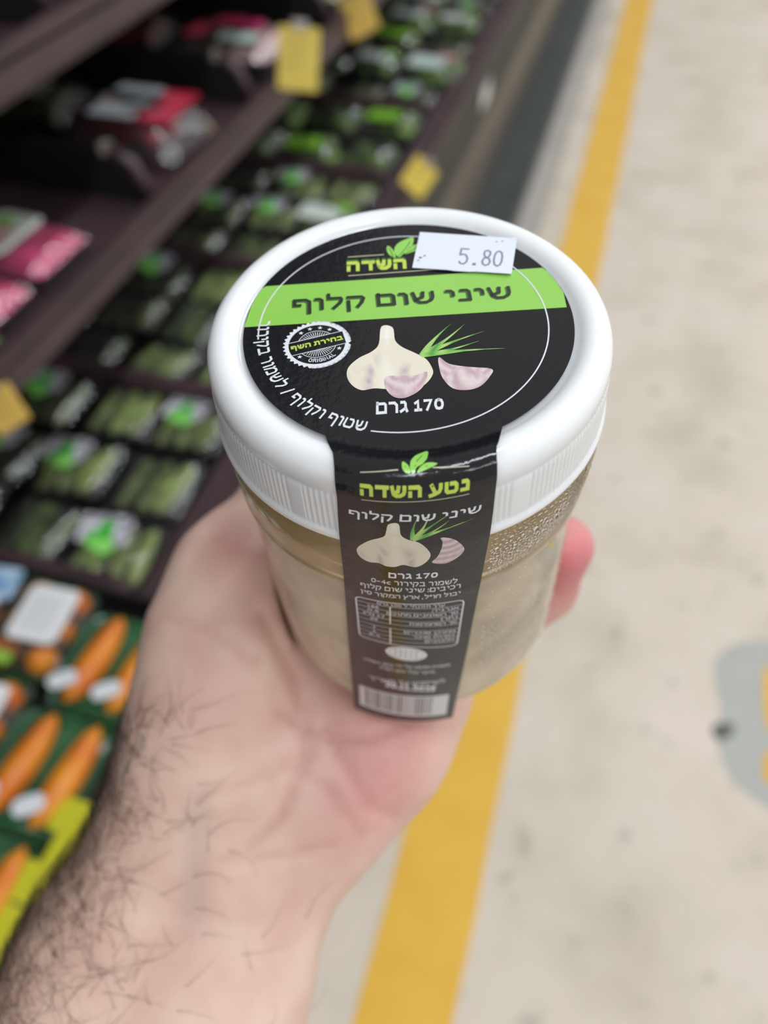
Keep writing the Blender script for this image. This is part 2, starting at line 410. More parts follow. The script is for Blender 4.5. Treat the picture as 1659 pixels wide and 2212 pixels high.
def make_cucumber_pack(logo=0, dark=False, n=3, label='t'):
    t = empty('cucumber_pack')
    tray_mesh(.106, .102, .02, M_tray, t)
    for k in range(n):
        x = (k - (n - 1) / 2) * (.029 if n == 3 else .0225); w = random.uniform(-.006, .006)
        b = MB(); capsule(b, (x - w - .004, -.045, .022 + random.uniform(0, .004)), (x + w + .004, .044, .022 + random.uniform(0, .004)), .0128 if n == 3 else .0105, 9, bend=random.uniform(-.004, .004))
        b.build('cucumber', M_cuked if dark else M_cuke, t, smooth=True)
    film_part(.104, .100, .022, .015, t, seed=logo + n * 3.1 + dark)
    if logo:
        r = random.uniform(-.1, .1)
        s = sticker_part('sticker', -.018, .020, .062, .044, .0390, M_stick, t, r)
        b = MB(); P = [(-.026, .030), (-.012, .034), (-.008, .020), (-.006, .006), (-.014, -.006), (-.028, -.010), (-.036, -.002), (-.034, .010), (-.026, .018)]
        b.loft([[(x, y, .0402) for x, y in P], [(x, y, .0408) for x, y in P]])
        b.build('logo', M_logo, s)
        b = MB(); b.loft([[(-.010 + .0125 * math.cos(a), -.006 + .0115 * math.sin(a), zz) for a in [2 * math.pi * k / 14 for k in range(14)]] for zz in (.0405, .0416)])
        b.build('logo', M_logol, s)
    return t
def make_leafy_pack(m_print=None, big=1.0, m_leaf=None, label2=None):
    t = empty('leafy_pack')
    tray_mesh(.125 * big, .11 * big, .018, M_tray, t)
    b = MB()
    for k in range(14):
        blob(b, (random.uniform(-.042, .042) * big, random.uniform(-.036, .036) * big, random.uniform(.02, .036)), random.uniform(.012, .019) * big, seed=k * 3.3, amp=.9, squash=(1, 1, .7))
    lf = b.build('leaves', m_leaf or M_leafy, t, smooth=True)
    film_part(.12 * big, .105 * big, .02, .032, t, seed=big)
    if m_print:
        sticker_part('label_print', -.012, -.012, .075 * big, .05 * big, .0545, m_print, t)
        if label2: sticker_part('label_print', .026 * big, .018 * big, .034 * big, .022 * big, .056, label2, t)
    return t
def make_print_pack(size, h, m_tray, m_body, stickers, name, content=None):
    """film topped tray whose film is printed; stickers: (x, y, w, l, material, rot)"""
    w, l = size; t = empty(name)
    tray_mesh(w, l, h * .6, m_tray, t)
    b = MB(); g = dome(w * .9, l * .9, h * .55, h * .45, 11, .004, w * 10)
    b.grid(g); b.grid([[(x, y, h * .4) for x, y, z in r] for r in g])
    b.build('printed_film' if content is None else content, m_body, t, smooth=True)
    film_part(w * .93, l * .93, h * .6, h * .47, t, seed=3)
    for k, (x, y, sw, sl, m, r) in enumerate(stickers): sticker_part('label_print', x, y, sw, sl, h * 1.08 + k * .001, m, t, r)
    return t
def make_radish_bag():
    t = empty('radish_bag')
    b = MB()
    for k in range(15):
        blob(b, (random.uniform(-.075, .075), random.uniform(-.04, .04), random.uniform(.016, .038)), random.uniform(.013, .018), seed=k, amp=.15)
    b.build('radishes', M_rose, t, smooth=True)
    b = MB(); g = dome(.19, .12, .012, .05, 11, .006, 8.0); b.grid(g); b.build('bag_film', M_film, t, smooth=True)
    sticker_part('label_print', -.006, 0, .07, .108, .060, mat('silver_print', srgb(222, 230, 238), .3), t, .12, corner=.004)
    sticker_part('label_print', .056, .006, .056, .104, .059, M_rose, t, .12, corner=.006)
    sticker_part('label_print', -.03, .0, .026, .03, .0612, M_pale, t, .12)
    return t
def make_carrot_pack():
    t = empty('carrot_pack')
    tray_mesh(.100, .112, .022, M_green, t)
    b = MB(); g = dome(.092, .104, .016, .010, 9, .004, 5.0); b.grid(g); b.build('green_film', M_green, t, smooth=True)
    for k, x in enumerate((-.022, .023)):
        b = MB(); capsule(b, (x - .006, -.050, .032), (x + .006, .052, .034), .0165, 10, taper=.8, bend=.003)
        b.build('carrot', M_orange, t, smooth=True)
        sticker_part('pale_oval', x - .010, -.036, .028, .017, .0505, M_oval, t, .6, corner=.008)  # flat pale oval near the lower end of each carrot
    return t
def make_fruit_pack():
    t = empty('fruit_pack')
    tray_mesh(.128, .112, .022, M_green, t)
    b = MB()
    for k in range(9): blob(b, (-.042 + .042 * (k % 3), -.034 + .034 * (k // 3), .026), .0165, seed=k, amp=.08)
    b.build('fruit', M_orange, t, smooth=True)
    film_part(.122, .106, .024, .022, t, seed=2)
    sticker_part('film_print', -.038, .028, .044, .040, .0475, M_blue, t, .1)
    sticker_part('film_print', -.040, .004, .030, .018, .0488, M_white, t, .4)
    sticker_part('film_print', -.020, -.048, .080, .012, .0400, M_lime, t, 0)
    s = sticker_part('sticker', .030, .004, .054, .066, .0500, M_white, t, .04)
    b = MB()
    for k in range(7): b.box(.012 + k * .0050, -.018, .0510, .012 + k * .0050 + .002, .026, .0513)
    b.build('printed_bars', mat('grey_print', srgb(192, 192, 200), .5), s)
    return t

random.seed(11)
PK = {'logo': make_cucumber_pack(1), 'logo2': make_cucumber_pack(2, n=4), 'plain': make_cucumber_pack(0), 'dark': make_cucumber_pack(0, True, n=4), 'darklogo': make_cucumber_pack(3, True)}
PK['herb'] = make_leafy_pack(); PK['lime'] = make_leafy_pack(M_lime); PK['mint'] = make_leafy_pack(M_mint, 1.25, None, M_pale); PK['greyg'] = make_leafy_pack(M_whiteg, 1.0, None, M_lime)
DESC = {'logo': 'cucumber tray, green logo sticker', 'logo2': 'four slim cucumbers, green sticker', 'plain': 'light cucumber tray, no sticker', 'dark': 'dark cucumber tray, no sticker',
        'darklogo': 'dark cucumbers, green sticker', 'herb': 'leafy greens, no print', 'lime': 'leafy greens, lime print', 'mint': 'large greens, mint print', 'greyg': 'greens, white lime print'}
CATP = {'logo': 'cucumbers', 'logo2': 'cucumbers', 'plain': 'cucumbers', 'dark': 'cucumbers', 'darklogo': 'cucumbers', 'herb': 'salad pack', 'lime': 'salad pack', 'mint': 'salad pack', 'greyg': 'salad pack'}
used = {}
bpy.context.view_layer.update()
for k, o in list(PK.items()):
    KIDS[o.name] = list(o.children)
    for c in o.children: KIDS[c.name] = list(c.children)
def put(kind, x, y, z, rz=0, label=None, group=None, tilt=0):
    src = PK[kind]
    o = src if kind not in used else copy_tree(src)
    used[kind] = 1
    o.location = (x, y, z); o.rotation_euler = (random.uniform(-.07, .07), tilt + random.uniform(-.09, .09), rz)
    tag(o, label, CATP.get(kind), group)
    return o
BAYN = {1: 'next to', 2: 'second from', 3: 'third from', 4: 'fourth from', 5: 'fifth from', 6: 'sixth from', 7: 'seventh from', 8: 'eighth from'}
COLN = ['at rail', 'second column', 'third column', 'rearmost column']
plan = {1: [['logo2', 'plain', 'logo'], ['dark', 'logo', 'plain'], ['logo', 'darklogo', 'logo2'][::1], ['dark', 'plain', 'plain']],
        2: [['plain', 'plain', 'dark'], ['plain', 'dark', 'plain'], ['dark', 'plain', 'darklogo'], ['plain', 'plain', 'dark']],
        3: [['plain', 'greyg', 'plain'], ['dark', 'logo', 'logo2'], ['plain', 'logo', 'dark'], ['dark', 'logo', 'plain']],
        4: [['herb', 'lime'], ['lime', 'herb'], ['herb', 'lime']],
        5: [['darklogo', 'mint'], ['dark', 'greyg'], ['herb', 'dark']],
        6: [['dark', 'greyg'], ['lime', 'mint'], ['herb', 'herb']],
        7: [['darklogo', 'dark'], ['greyg', 'lime'], ['herb', 'greyg']],
        8: [['herb', 'dark'], ['dark', 'greyg'], ['herb', 'lime']]}
random.seed(5)
for bay, cols in plan.items():
    y0, y1 = BAYS[bay], BAYS[bay + 1]
    for c, rws in enumerate(cols):
        n = len(rws)
        for r, kind in enumerate(rws):
            wx = .112 if n == 3 else .135
            x = -.478 - c * wx + random.uniform(-.003, .003); y = y0 + (y1 - y0) * (r + .5) / n + random.uniform(-.003, .003)
            lab = '%s, %s %s, bay %s the carrots' % (DESC[kind], (('near', 'middle', 'far') if n == 3 else ('near', 'far'))[r], COLN[c], BAYN[bay])
            put(kind, x + random.uniform(-.004, .004), y, .5415, random.uniform(-.15, .15), lab)

# shelf goods
def thing_pack(o, x, y, z, rz, label, cat, group=None, tilt=0):
    o.location = (x, y, z); o.rotation_euler = (0, tilt, rz); tag(o, label, cat, group); return o
thing_pack(make_print_pack((.128, .108), .034, M_traygrey, M_pink, [(-.024, .0, .062, .090, M_whiteg, 0), (-.034, .018, .022, .03, M_lime, 0), (-.02, -.006, .032, .036, M_pale, .2)], 'produce_tray'),
           -.634, .670, .8065, -.04, 'grey tray with magenta film and a square white label on the lower shelf', 'food tray')
thing_pack(make_print_pack((.130, .078), .034, M_traygrey, M_pink, [(-.022, -.004, .085, .062, M_whiteg, 0), (-.022, -.03, .085, .014, M_lime, 0), (-.004, -.014, .03, .014, M_blue, .1), (-.05, .014, .03, .018, M_pale, 0)], 'produce_tray'),
           -.634, .566, .8065, -.03, 'tray with white label, blue mark and lime edge, nearer than the magenta tray', 'food tray')
thing_pack(make_print_pack((.115, .062), .03, M_green, mat('yellow_green_print', srgb(170, 170, 44), .3, color2=srgb(196, 190, 70), noise_amt=.2, noise_scale=30), [(-.036, 0, .03, .035, M_pink, 0)], 'produce_tray'),
           -.612, .488, .8065, 0, 'yellow green printed pack with a pink end on the lower shelf', 'food tray')
thing_pack(make_radish_bag(), -.662, 1.0, .8065, -.1, 'clear bag of red radishes with a white and red label on the lower shelf', 'radishes')
thing_pack(make_leafy_pack(M_whiteg, 1.1, M_leafy), -.84, 1.03, .8065, .1, 'dark leafy pack at the back of the lower shelf left of the radishes', 'salad pack')
thing_pack(make_print_pack((.19, .15), .05, M_traygrey, M_pale, [(-.02, .03, .05, .04, M_rose, .3), (.03, -.04, .07, .04, M_mint, .1), (-.05, -.03, .03, .06, M_rose, 0), (.02, .02, .05, .03, M_pink, .2)], 'produce_tray'),
           -.655, 1.34, .8065, -.05, 'pale pink and red printed tray on the lower shelf beyond the radish bag', 'food tray')
rb = copy_tree  # alias
o = make_leafy_pack(None, 1.1, M_rose); thing_pack(o, -.86, 1.36, .8065, .1, 'pack of dull red produce in the shade at the back of the lower shelf', 'food tray')
o = make_print_pack((.13, .11), .03, M_tray, mat('cream_print', srgb(196, 192, 160), .35), [(0, 0, .05, .05, M_mint, 0)], 'produce_tray')
thing_pack(o, -.64, 1.70, .8065, .05, 'cream and mint printed pack farthest along the lower shelf', 'food tray')
thing_pack(make_print_pack((.14, .12), .045, M_tray, M_pale, [(0, 0, .05, .05, M_rose, .2)], 'produce_tray'), -.68, .95, 1.0265, .05, 'pale pink pack on the upper shelf', 'food tray')

# black crate with the orange goods, standing on the front rail
M_crate = mat('black_crate', srgb(30, 26, 27), .45)
cr = empty('produce_crate', (-.455, .08, .577)); tag(cr, 'low black produce crate holding the carrot and orange packs', 'crate')
b = MB(); b.box(-.135, -.30, 0, .135, .305, .006); b.build('crate_floor', M_crate, cr, bevel=.001)
for bx in ((-.135, -.30, .006, -.129, .305, .042), (.129, -.30, .006, .135, .305, .042), (-.129, -.30, .006, .129, -.294, .042), (-.129, .299, .006, .129, .305, .042)):
    b = MB(); b.box(*bx); b.build('crate_wall', M_crate, cr, bevel=.001)
cp = make_carrot_pack(); fp = make_fruit_pack()
for q in (cp, fp):
    KIDS[q.name] = list(q.children)
    for c in q.children: KIDS[c.name] = list(c.children)
for i, (x, y, rz, lab) in enumerate([(-.372, .302, .05, 'green pack of two carrots with silver ovals, farthest in the black crate'),
                                     (-.380, .186, .03, 'green pack of two carrots with silver ovals, second in the black crate'),
                                     (-.384, .070, .04, 'green pack of two carrots, third in the black crate, below the white stickers')]):
    o = cp if i == 0 else copy_tree(cp); o.location = (x, y, .585); o.rotation_euler = (.0, .06, rz); tag(o, lab, 'carrots')
for i, (x, y, rz, lab) in enumerate([(-.492, .322, .04, 'orange fruit pack with blue print and white sticker, farthest in the black crate'),
                                     (-.498, .206, .03, 'orange fruit pack with white sticker, second in the black crate'),
                                     (-.500, .090, .0, 'orange fruit pack with white sticker, third in the black crate')]):
    o = fp if i == 0 else copy_tree(fp); o.location = (x, y, .585); o.rotation_euler = (.0, .03, rz); tag(o, lab, 'fruit pack')

# price cards
def price_card(loc, w, h, rz, tilt, m, label, roll=0):
    t = empty('price_card', loc); t.rotation_euler = (tilt, roll, rz)
    b = MB(); b.box(-w / 2, -.0012, -h / 2, w / 2, .0012, h / 2); b.build('card', m, t, bevel=.0008)
    b = MB()
    for k in range(3): b.box(-w * .36, -.0016, h * (.28 - .2 * k), w * (.30 - .12 * k), -.0012, h * (.34 - .2 * k))
    b.build('printed_text', mat('faint_print', srgb(190, 168, 84), .5), t)
    b = MB(); b.box(-w * .2, -.003, h / 2 - .004, w * .2, .003, h / 2 + .01); b.build('holder', M_glint_holder, t, bevel=.001)
    tag(t, label, 'price card'); return t
def card_at(px, py, x, **k):
    r = cF + cR * ((px - CX) / F_PX) - cU * ((py - CY) / F_PX); t = x / r.x
    return CAM + r * t
price_card(card_at(645, 128, -.505), .064, .088, .25, -.45, M_tagy, 'yellow rectangular price card hanging from the lower shelf rail', roll=.08)
price_card(card_at(776, 32, -.515), .060, .070, .25, -.45, M_tago, 'orange yellow tilted price card, farthest along the lower shelf rail', roll=-.45)
price_card(card_at(905, 383, -.345), .056, .060, .25, -.55, M_tagy, 'yellow diamond shaped price card just above the jar lid', roll=.72)
price_card(card_at(8, 884, -.515), .040, .040, .45, -.6, M_tago, 'orange yellow price card at the left edge below the shelf', roll=-.5)
b = MB(); b.box(-.001, -.06, -.028, .001, .06, .028)
ws = b.build('white_label', M_white, None, bevel=.001); ws.location = (-.368, 2.28, .45); tag(ws, 'small white label stuck on the charcoal front of the case', 'label')
# yellow strip with dark lettering on the front rail
ys = empty('shelf_strip', (-.328, .095, .6205)); tag(ys, 'yellow strip with dark marks on the black crate beside the forearm', 'shelf strip')
b = MB(); b.box(-.017, -.20, -.002, .017, .02, .002); b.box(-.005, .02, -.002, .017, .045, .002); b.box(-.017, .045, -.002, .017, .075, .002)
b.build('strip', mat('acid_yellow', srgb(188, 184, 44), .35), ys, bevel=.0006)
b = MB()
for k in range(6): b.box(-.012, -.19 + k * .035, .002, .012, -.188 + k * .035, .0024)
b.build('printed_marks', M_ink, ys)

# ------------------------------------------------------------------ the jar
JC = Vector((-0.029350499550071494, 0.11599445153230185, -0.0838995978643622)) + CAM      # centre of the lid top
Ja = Vector((-0.021219183678197067, -0.10558214490247811, 0.9941841665012691)).normalized()
Ju = Vector((0.9602467688783354, 0.274698481590865, 0.049667766915677425)).normalized()
Jv = Ja.cross(Ju)
JH = 95.5
Jbase = JC - Ja * (JH / 1000)
jar = empty('garlic_jar')
jar.matrix_world = Matrix(((Ju.x, Jv.x, Ja.x, Jbase.x), (Ju.y, Jv.y, Ja.y, Jbase.y), (Ju.z, Jv.z, Ja.z, Jbase.z), (0, 0, 0, 1)))
tag(jar, 'clear plastic jar of peeled garlic with a white screw lid, held in the hand', 'jar')
def J(x, y, z): return (x / 1000, y / 1000, (z + JH) / 1000)

#--- lid
M_lid = mat('white_lid_plastic', srgb(238, 240, 243), .16, coat=.3, sss=1.0)
pl = M_lid.node_tree.nodes['Principled BSDF']; pl.inputs['Subsurface Radius'].default_value = (1, .93, .82); pl.inputs['Subsurface Scale'].default_value = .0035
lid_prof = [(0, -.6), (15, -.6), (29.6, -.6), (30.9, -.5), (31.4, -.1), (31.9, .45), (32.7, .9), (33.8, 1.18), (34.9, 1.1), (35.9, .6), (36.7, -.2), (37.25, -1.2), (37.5, -2.3), (37.6, -3.4),
            (37.55, -4.2), (37.5, -4.8), (37.5, -5.0), (37.55, -5.25), (37.6, -6.5), (37.7, -9), (37.8, -12), (37.85, -14.2), (37.9, -14.6), (38.2, -14.9), (38.6, -15.3), (38.75, -15.9), (38.7, -16.6), (38.3, -17.0), (36.6, -17.0), (36.4, -15), (36.2, -3.5), (34.5, -2.4), (0, -2.4)]
NR = 216
def ridge(i, th, r):
    if not 17 <= i <= 22: return r
    d = math.degrees(th) % 360
    wide = min((d - 299) % 360, (299 - d) % 360) < 2.3 or min((d - 239) % 360, (239 - d) % 360) < 1.9
    amp = .26 * (1 if 18 <= i <= 21 else .6)
    if wide: return r + amp
    ph = (th * NR / (2 * math.pi)) % 1
    return r + amp * min(1, max(0, (abs(ph - .5) * 2 - .35) * 3.2))
mb = MB(); mb.lathe([(r, z) for r, z in lid_prof], NR * 6, ridge)
mb.v = [J(*p) for p in mb.v]
lid = mb.build('lid', M_lid, jar, smooth=True); tag(lid, 'white ribbed screw lid')
#--- body: outer and inner wall
M_body = clear_mat('clear_jar_plastic', tint=(.985, .955, .86, 1), haze=.48, haze_color=(1.0, .83, .60, 1), rough=.06, ior=1.45, haze_z=(.0620, .60, .0012), neck_glow_color=(.92, .66, .34, 1))  # golden neck haze colours in the warm light missing inside the jar
body_prof = [(0, -95.0), (24, -95.0), (30, -95.4), (33.5, -95.5), (35.6, -94.9), (36.9, -93.4), (37.5, -91.2), (37.6, -88), (37.55, -75), (37.3, -60), (37.2, -45), (37.2, -36.2), (37.35, -35.4), (37.9, -34.6), (38.0, -33.6), (37.9, -32.7), (37.8, -32),
             (37.9, -30), (38.2, -26), (38.25, -22), (37.8, -19), (36.9, -17.6), (35.9, -17), (35.6, -15), (35.6, -4)]
inner = [(max(0, r - (1.1 if r > 2 else 0)), z + (1.2 if z < -90 else 0)) for r, z in body_prof]
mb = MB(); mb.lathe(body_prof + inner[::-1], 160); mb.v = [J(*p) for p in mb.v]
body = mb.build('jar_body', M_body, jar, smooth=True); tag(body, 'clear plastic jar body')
#--- droplets inside the shoulder
M_drop = mat('water_droplet', (1, 1, 1, 1), .0); M_drop.node_tree.nodes['Principled BSDF'].inputs['Transmission Weight'].default_value = 1.0
M_drop.node_tree.nodes['Principled BSDF'].inputs['IOR'].default_value = 1.33
random.seed(3); drops = []; cell = {}
def wall_r(z):
    for (r0, z0), (r1, z1) in zip(body_prof[5:], body_prof[6:]):
        if z0 <= z <= z1: return r0 + (r1 - r0) * (z - z0) / (z1 - z0 + 1e-9)
    return 37.2
def try_drop(phi, z, r, R_=None):
    R0 = R_ if R_ else wall_r(z)
    p = (R0 * math.sin(phi), -R0 * math.cos(phi), z)
    kx, kz = int(phi * 38 / 1.2), int(z / 1.2)
    for i in range(-1, 2):
        for j in range(-1, 2):
            for (q, rq) in cell.get((kx + i, kz + j), ()):
                if (p[0] - q[0]) ** 2 + (p[1] - q[1]) ** 2 + (p[2] - q[2]) ** 2 < ((r + rq) * 1.02) ** 2: return
    cell.setdefault((kx, kz), []).append((p, r)); drops.append((p, r, phi))
for big, cnt in ((.62, 25), (.48, 420), (.36, 1500), (.27, 3200), (.19, 4500)):
    for _ in range(cnt):
        phi = math.radians(random.uniform(21.6, 118)); z = random.uniform(-32.3, -17.6)
        lim = .62 if z > -26 else (.38 if z > -29.5 else .24)
        if big > lim: continue
        try_drop(phi, z, big * random.uniform(.85, 1.1))
for _ in range(900):
    phi = math.radians(random.gauss(38, 12)); z = random.gauss(-66, 11)
    if -90 < z < -38 and phi > .39: try_drop(phi, z, random.uniform(.14, .34))
mb = MB()
for p, r, phi in drops:
    n = Vector((math.sin(phi), -math.cos(phi), 0)); e1 = Vector((math.cos(phi), math.sin(phi), 0)); e2 = Vector((0, 0, 1))
    k = 7 if r < .3 else 9; rings = []
    for h, w in ((0, 1.0), (.35, .93), (.62, .72), (.8, .38)):
        rings.append([J(*(Vector(p) + n * (h * r + .01) + (e1 * math.cos(2 * math.pi * i / k) + e2 * math.sin(2 * math.pi * i / k)) * r * w)) for i in range(k)])
    mb.loft(rings)
dr = mb.build('condensation_droplets', M_drop, body, smooth=True); tag(dr, 'condensation droplets under the lid', kind='stuff')

#--- the label, laid out in millimetres: t across, s from the disc centre down the strip
LAB_PROF=[(0,.12),(30.2,.12),(31.3,.35),(32.6,.95),(34.2,1.35),(35.6,1.15),(36.8,.2),(37.5,-1.2),(37.9,-3),(38.2,-5.5),(38.6,-10),(38.8,-16),(38.7,-19),(38.55,-24),(38.4,-31),(38.4,-34),(38.2,-38),(38.1,-42),(38.1,-62),(38.2,-80),(38.2,-89),(38.4,-97)]
def _mk():
    import math
    L=[0.0]
    for i in range(1,len(LAB_PROF)):
        L.append(L[-1]+math.hypot(LAB_PROF[i][0]-LAB_PROF[i-1][0],LAB_PROF[i][1]-LAB_PROF[i-1][1]))
    return L
LAB_LEN=_mk()
def prof_at(q):
    import bisect
    i=max(1,min(len(LAB_LEN)-1,bisect.bisect_left(LAB_LEN,q)))
    k=(q-LAB_LEN[i-1])/(LAB_LEN[i]-LAB_LEN[i-1])
    a_,b_=LAB_PROF[i-1],LAB_PROF[i]
    r=a_[0]+(b_[0]-a_[0])*k; z=a_[1]+(b_[1]-a_[1])*k
    dr,dz=b_[0]-a_[0],b_[1]-a_[1]; n=(dr*dr+dz*dz)**.5
    return r,z,-dz/n,dr/n      # outward normal (r,z)
def wrap(t,s,off=0.0):
    """label coordinates (mm): t across, s = distance from the disc centre towards the strip -> jar xyz (mm)"""
    import math
    k=min(1,max(0,(s-30)/10)); k=k*k*(3-2*k)
    h=math.hypot(s,t)
    rho=h if s<=0 else s+(h-s)*(1-k)
    r,z,nr,nz=prof_at(rho)
    ph=math.atan2(t,s) if s<=30 else (math.atan2(t,s)*(1-k)+t/r*k)
    r+=nr*off; z+=nz*off
    return (r*math.sin(ph),-r*math.cos(ph),z)

ART = {
 'strip_l': [(-12.65,29.45),(-12.5,35.9),(-12.37,42.54),(-12.89,50.95),(-13.59,66.29),(-15.49,95.93),(-17.57,135.32)],
 'strip_r': [(13.62,27.08),(14.12,36.38),(13.85,42.59),(13.63,52.53),(12.97,67.28),(11.32,98.89),(8.68,138.47)],
 'band': [(-28.22,-12.17),(26.14,-14.35),(-30.93,-0.48),(29.41,-2.54)],
 'title': [(-21.46,-4.39),(19.93,-5.8),(-21.7,-7.86)],
 'g170': [(-5.59,22.7),(5.81,22.08),(-5.6,20.02)],
 'logo_txt': [(-11.58,-15.62),(0.21,-15.83),(-11.68,-18.81)],
 'logo_l1': [(-11.5,-20.27),(-4.27,-20.6)],
 'logo_l2': [(-11.24,-14.35),(5.91,-15.19)],
 'leafM': [(-1.41,-19.65),(-2.14,-21.07),(-2.02,-22.97),(-1.04,-24.49),(0.49,-25.45),(1.69,-25.9),(1.72,-24.3),(1.08,-22.41),(-0.01,-21.27),(-0.88,-19.78)],
 'leafL': [(-2.37,-19.54),(-3.31,-20.64),(-3.73,-22.22),(-3.52,-23.43),(-2.77,-22.68),(-2.14,-21.07),(-1.94,-19.51)],
 'leafR': [(-0.24,-20.43),(0.43,-22.11),(1.52,-23.25),(3.24,-23.48),(4.51,-22.86),(3.19,-21.91),(1.69,-21.15)],
 'sticker': [(3.11,-27.56),(26.03,-33),(20.4,-12.89),(1.35,-16.31)],
 'price': [(10.25,-16.99),(18.75,-15.65),(10.71,-21.46)],
 'ringpts': [(-6.51,26.37),(25.72,6.75),(2.41,-26.04),(-27.45,3.79)],
 'arctxt': [(-7.28,25.62),(-26.3,3.23)],
 'seal': [(-16.34,4.93),(-22.57,5.03),(-10.18,4.83),(-16.91,-1.38),(-16.38,10.98)],
 'seal_banner': [(-21.63,4.55),(-11.93,1.68),(-11.09,4.96),(-20.67,7.76)],
 'seal_txt': [(-20.99,6.49),(-11.66,4.04),(-21.2,5.37)],
 'bulb': [(-4.74,0.86),(-2.68,1.18),(-2.25,4.63),(-0.98,6.5),(1.25,8.14),(3.23,9.86),(4.26,12.46),(4.11,14.02),(3.04,15.82),(1.48,16.96),(-1.13,17.25),(-3.75,16.88),(-5.93,16.59),(-8.12,16.91),(-9.9,15.47),(-10.76,13.27),(-10.46,11.06),(-8.71,8.9),(-6.46,7.39),(-5.19,5.47)],
 'clove1': [(-3.96,14.04),(-1.53,13.73),(1.12,13.87),(3.26,13.04),(2.82,15.81),(1.46,17.86),(-0.73,19.13),(-2.67,18.74),(-3.96,16.69)],
 'clove2': [(5.49,9.47),(7.19,11.23),(10.47,12.16),(14.47,12.88),(14.02,14.71),(12.33,16.89),(10.11,17.75),(7.54,17.26),(5.93,14.74),(5.39,11.9)],
 'chive': [(1.95,7.52),(8.18,0.63),(3.52,7.93),(10.73,0.78),(3.74,7.94),(13.88,3.17),(4.17,8.62),(12.93,5.61),(3.47,9.56),(17.48,7.84),(2.56,9.83),(4.92,6.7)],
 's_txt1': [(-8.29,40.81),(9.27,40.63),(-8.21,38.38)],
 's_l1': [(-8.09,36.34),(-1.97,35.73)],
 's_l2': [(3.43,35.6),(9.32,35.99)],
 's_l3': [(-8.16,41.79),(9.3,41.49)],
 's_leafM': [(0.13,36.26),(-0.13,35.26),(0.19,33.7),(1.19,32.35),(2.74,31.4),(2.62,33.57),(1.91,34.79),(0.92,35.41),(0.61,36.28)],
 's_leafL': [(-0.64,36.32),(-1.3,35.67),(-1.37,34.43),(-0.98,34.37),(-0.32,35.13),(-0.06,36.2)],
 's_leafR': [(1.0,36.24),(1.61,35.22),(2.69,34.61),(4.2,34.88),(3.43,35.46),(2.26,35.92)],
 's_txt2': [(-10.66,46.43),(11.38,46.58),(-10.51,44.74)],
 's_bulb': [(-4.0,47.3),(-2.32,47.1),(-2.05,50.08),(-0.85,51.5),(0.8,52.29),(2.04,53.88),(2.89,56.09),(2.78,57.76),(1.8,59.54),(0.47,60.59),(-0.62,60.36),(-1.93,59.79),(-3.5,60.64),(-5.05,60.55),(-6.35,59.71),(-8.14,59.74),(-9.64,58.51),(-10.1,56.33),(-9.32,54.39),(-7.43,52.37),(-5.01,50.86),(-4.46,49.2)],
 's_clove': [(4.68,51.61),(6.06,51.95),(7.59,53.31),(8.89,56.01),(8.62,57.78),(7.1,59.54),(5.33,60.28),(3.22,59.34),(4.2,57.41),(4.82,55.04),(5.01,52.95)],
 's_chive': [(-0.02,51.53),(0.91,45.38),(0.61,51.56),(2.82,44.97),(0.41,51.01),(6.06,45.48),(1.03,50.7),(6.19,46.95),(0.6,51.92),(10.52,47.74)],
 's_170': [(-4.8,64.77),(4.25,64.94),(-4.71,62.85)],
 's_t1': [(-8.17,67.05),(7.97,68.3),(-8.07,65.49)],
 's_t2': [(-10.48,69.64),(8.68,70.43),(-10.36,68.13)],
 's_t3': [(-10.68,72.13),(8.71,73.1),(-10.57,70.74)],
 's_tab': [(-11.81,74.14),(9.68,75.7),(8.71,95.63),(-12.41,92.05)],
 's_oval': [(-2.34,97.66),(-6.91,96.83),(2.17,98.63),(-2.03,94.39),(-2.54,101.02)],
 's_small': [(-12.31,104.32),(7.33,105.74),(-11.49,110.08),(6.26,112.18),(-11.78,114.24),(6.29,114.5)],
 's_date': [(-8.06,116.62),(4.01,118.73),(-7.79,113.57)],
 's_bar': [(-14.83,120.08),(7.53,122.05),(6.96,134.53),(-15.61,133.03)],
}

M_label = mat('black_glossy_label', srgb(26, 26, 30), .12, coat=.0, spec=.42, bump=.08, bump_scale=700)
M_prnw = mat('white_print', srgb(222, 224, 232), .22)
M_prng = mat('lime_print', srgb(148, 208, 96), .2)
M_band = mat('lime_band_print', srgb(140, 200, 84), .16, coat=.4, color2=srgb(152, 208, 98), noise_amt=.3, noise_scale=30)
M_yg = mat('yellow_green_print', srgb(190, 214, 92), .25)
M_dk = mat('dark_print', srgb(44, 52, 44), .25)
M_dg = mat('dark_green_print', srgb(70, 110, 50), .25)
M_gold = mat('cream_line_print', srgb(206, 206, 176), .3)
M_vc = mat('coloured_print', (1, 1, 1, 1), .3, attr='tint')
def W(t, s, off=.0): return J(*wrap(t, s, off))
mb = MB()
rows = []
for i in range(0, 27):
    r = 30.35 * i / 26
    rows.append([W(r * math.sin(2 * math.pi * j / 144), r * math.cos(2 * math.pi * j / 144), .0) for j in range(145)])
mb.grid(rows[1:]); mb.add([W(0, 0)] + rows[1][:-1], [(0, 1 + j, 1 + (j + 1) % 144) for j in range(144)])
def edge(tab, s):
    if s <= tab[0][1]: return tab[0][0]
    for (t0, s0), (t1, s1) in zip(tab, tab[1:]):
        if s <= s1: return t0 + (t1 - t0) * (s - s0) / (s1 - s0)
    return tab[-1][0]
rows = []
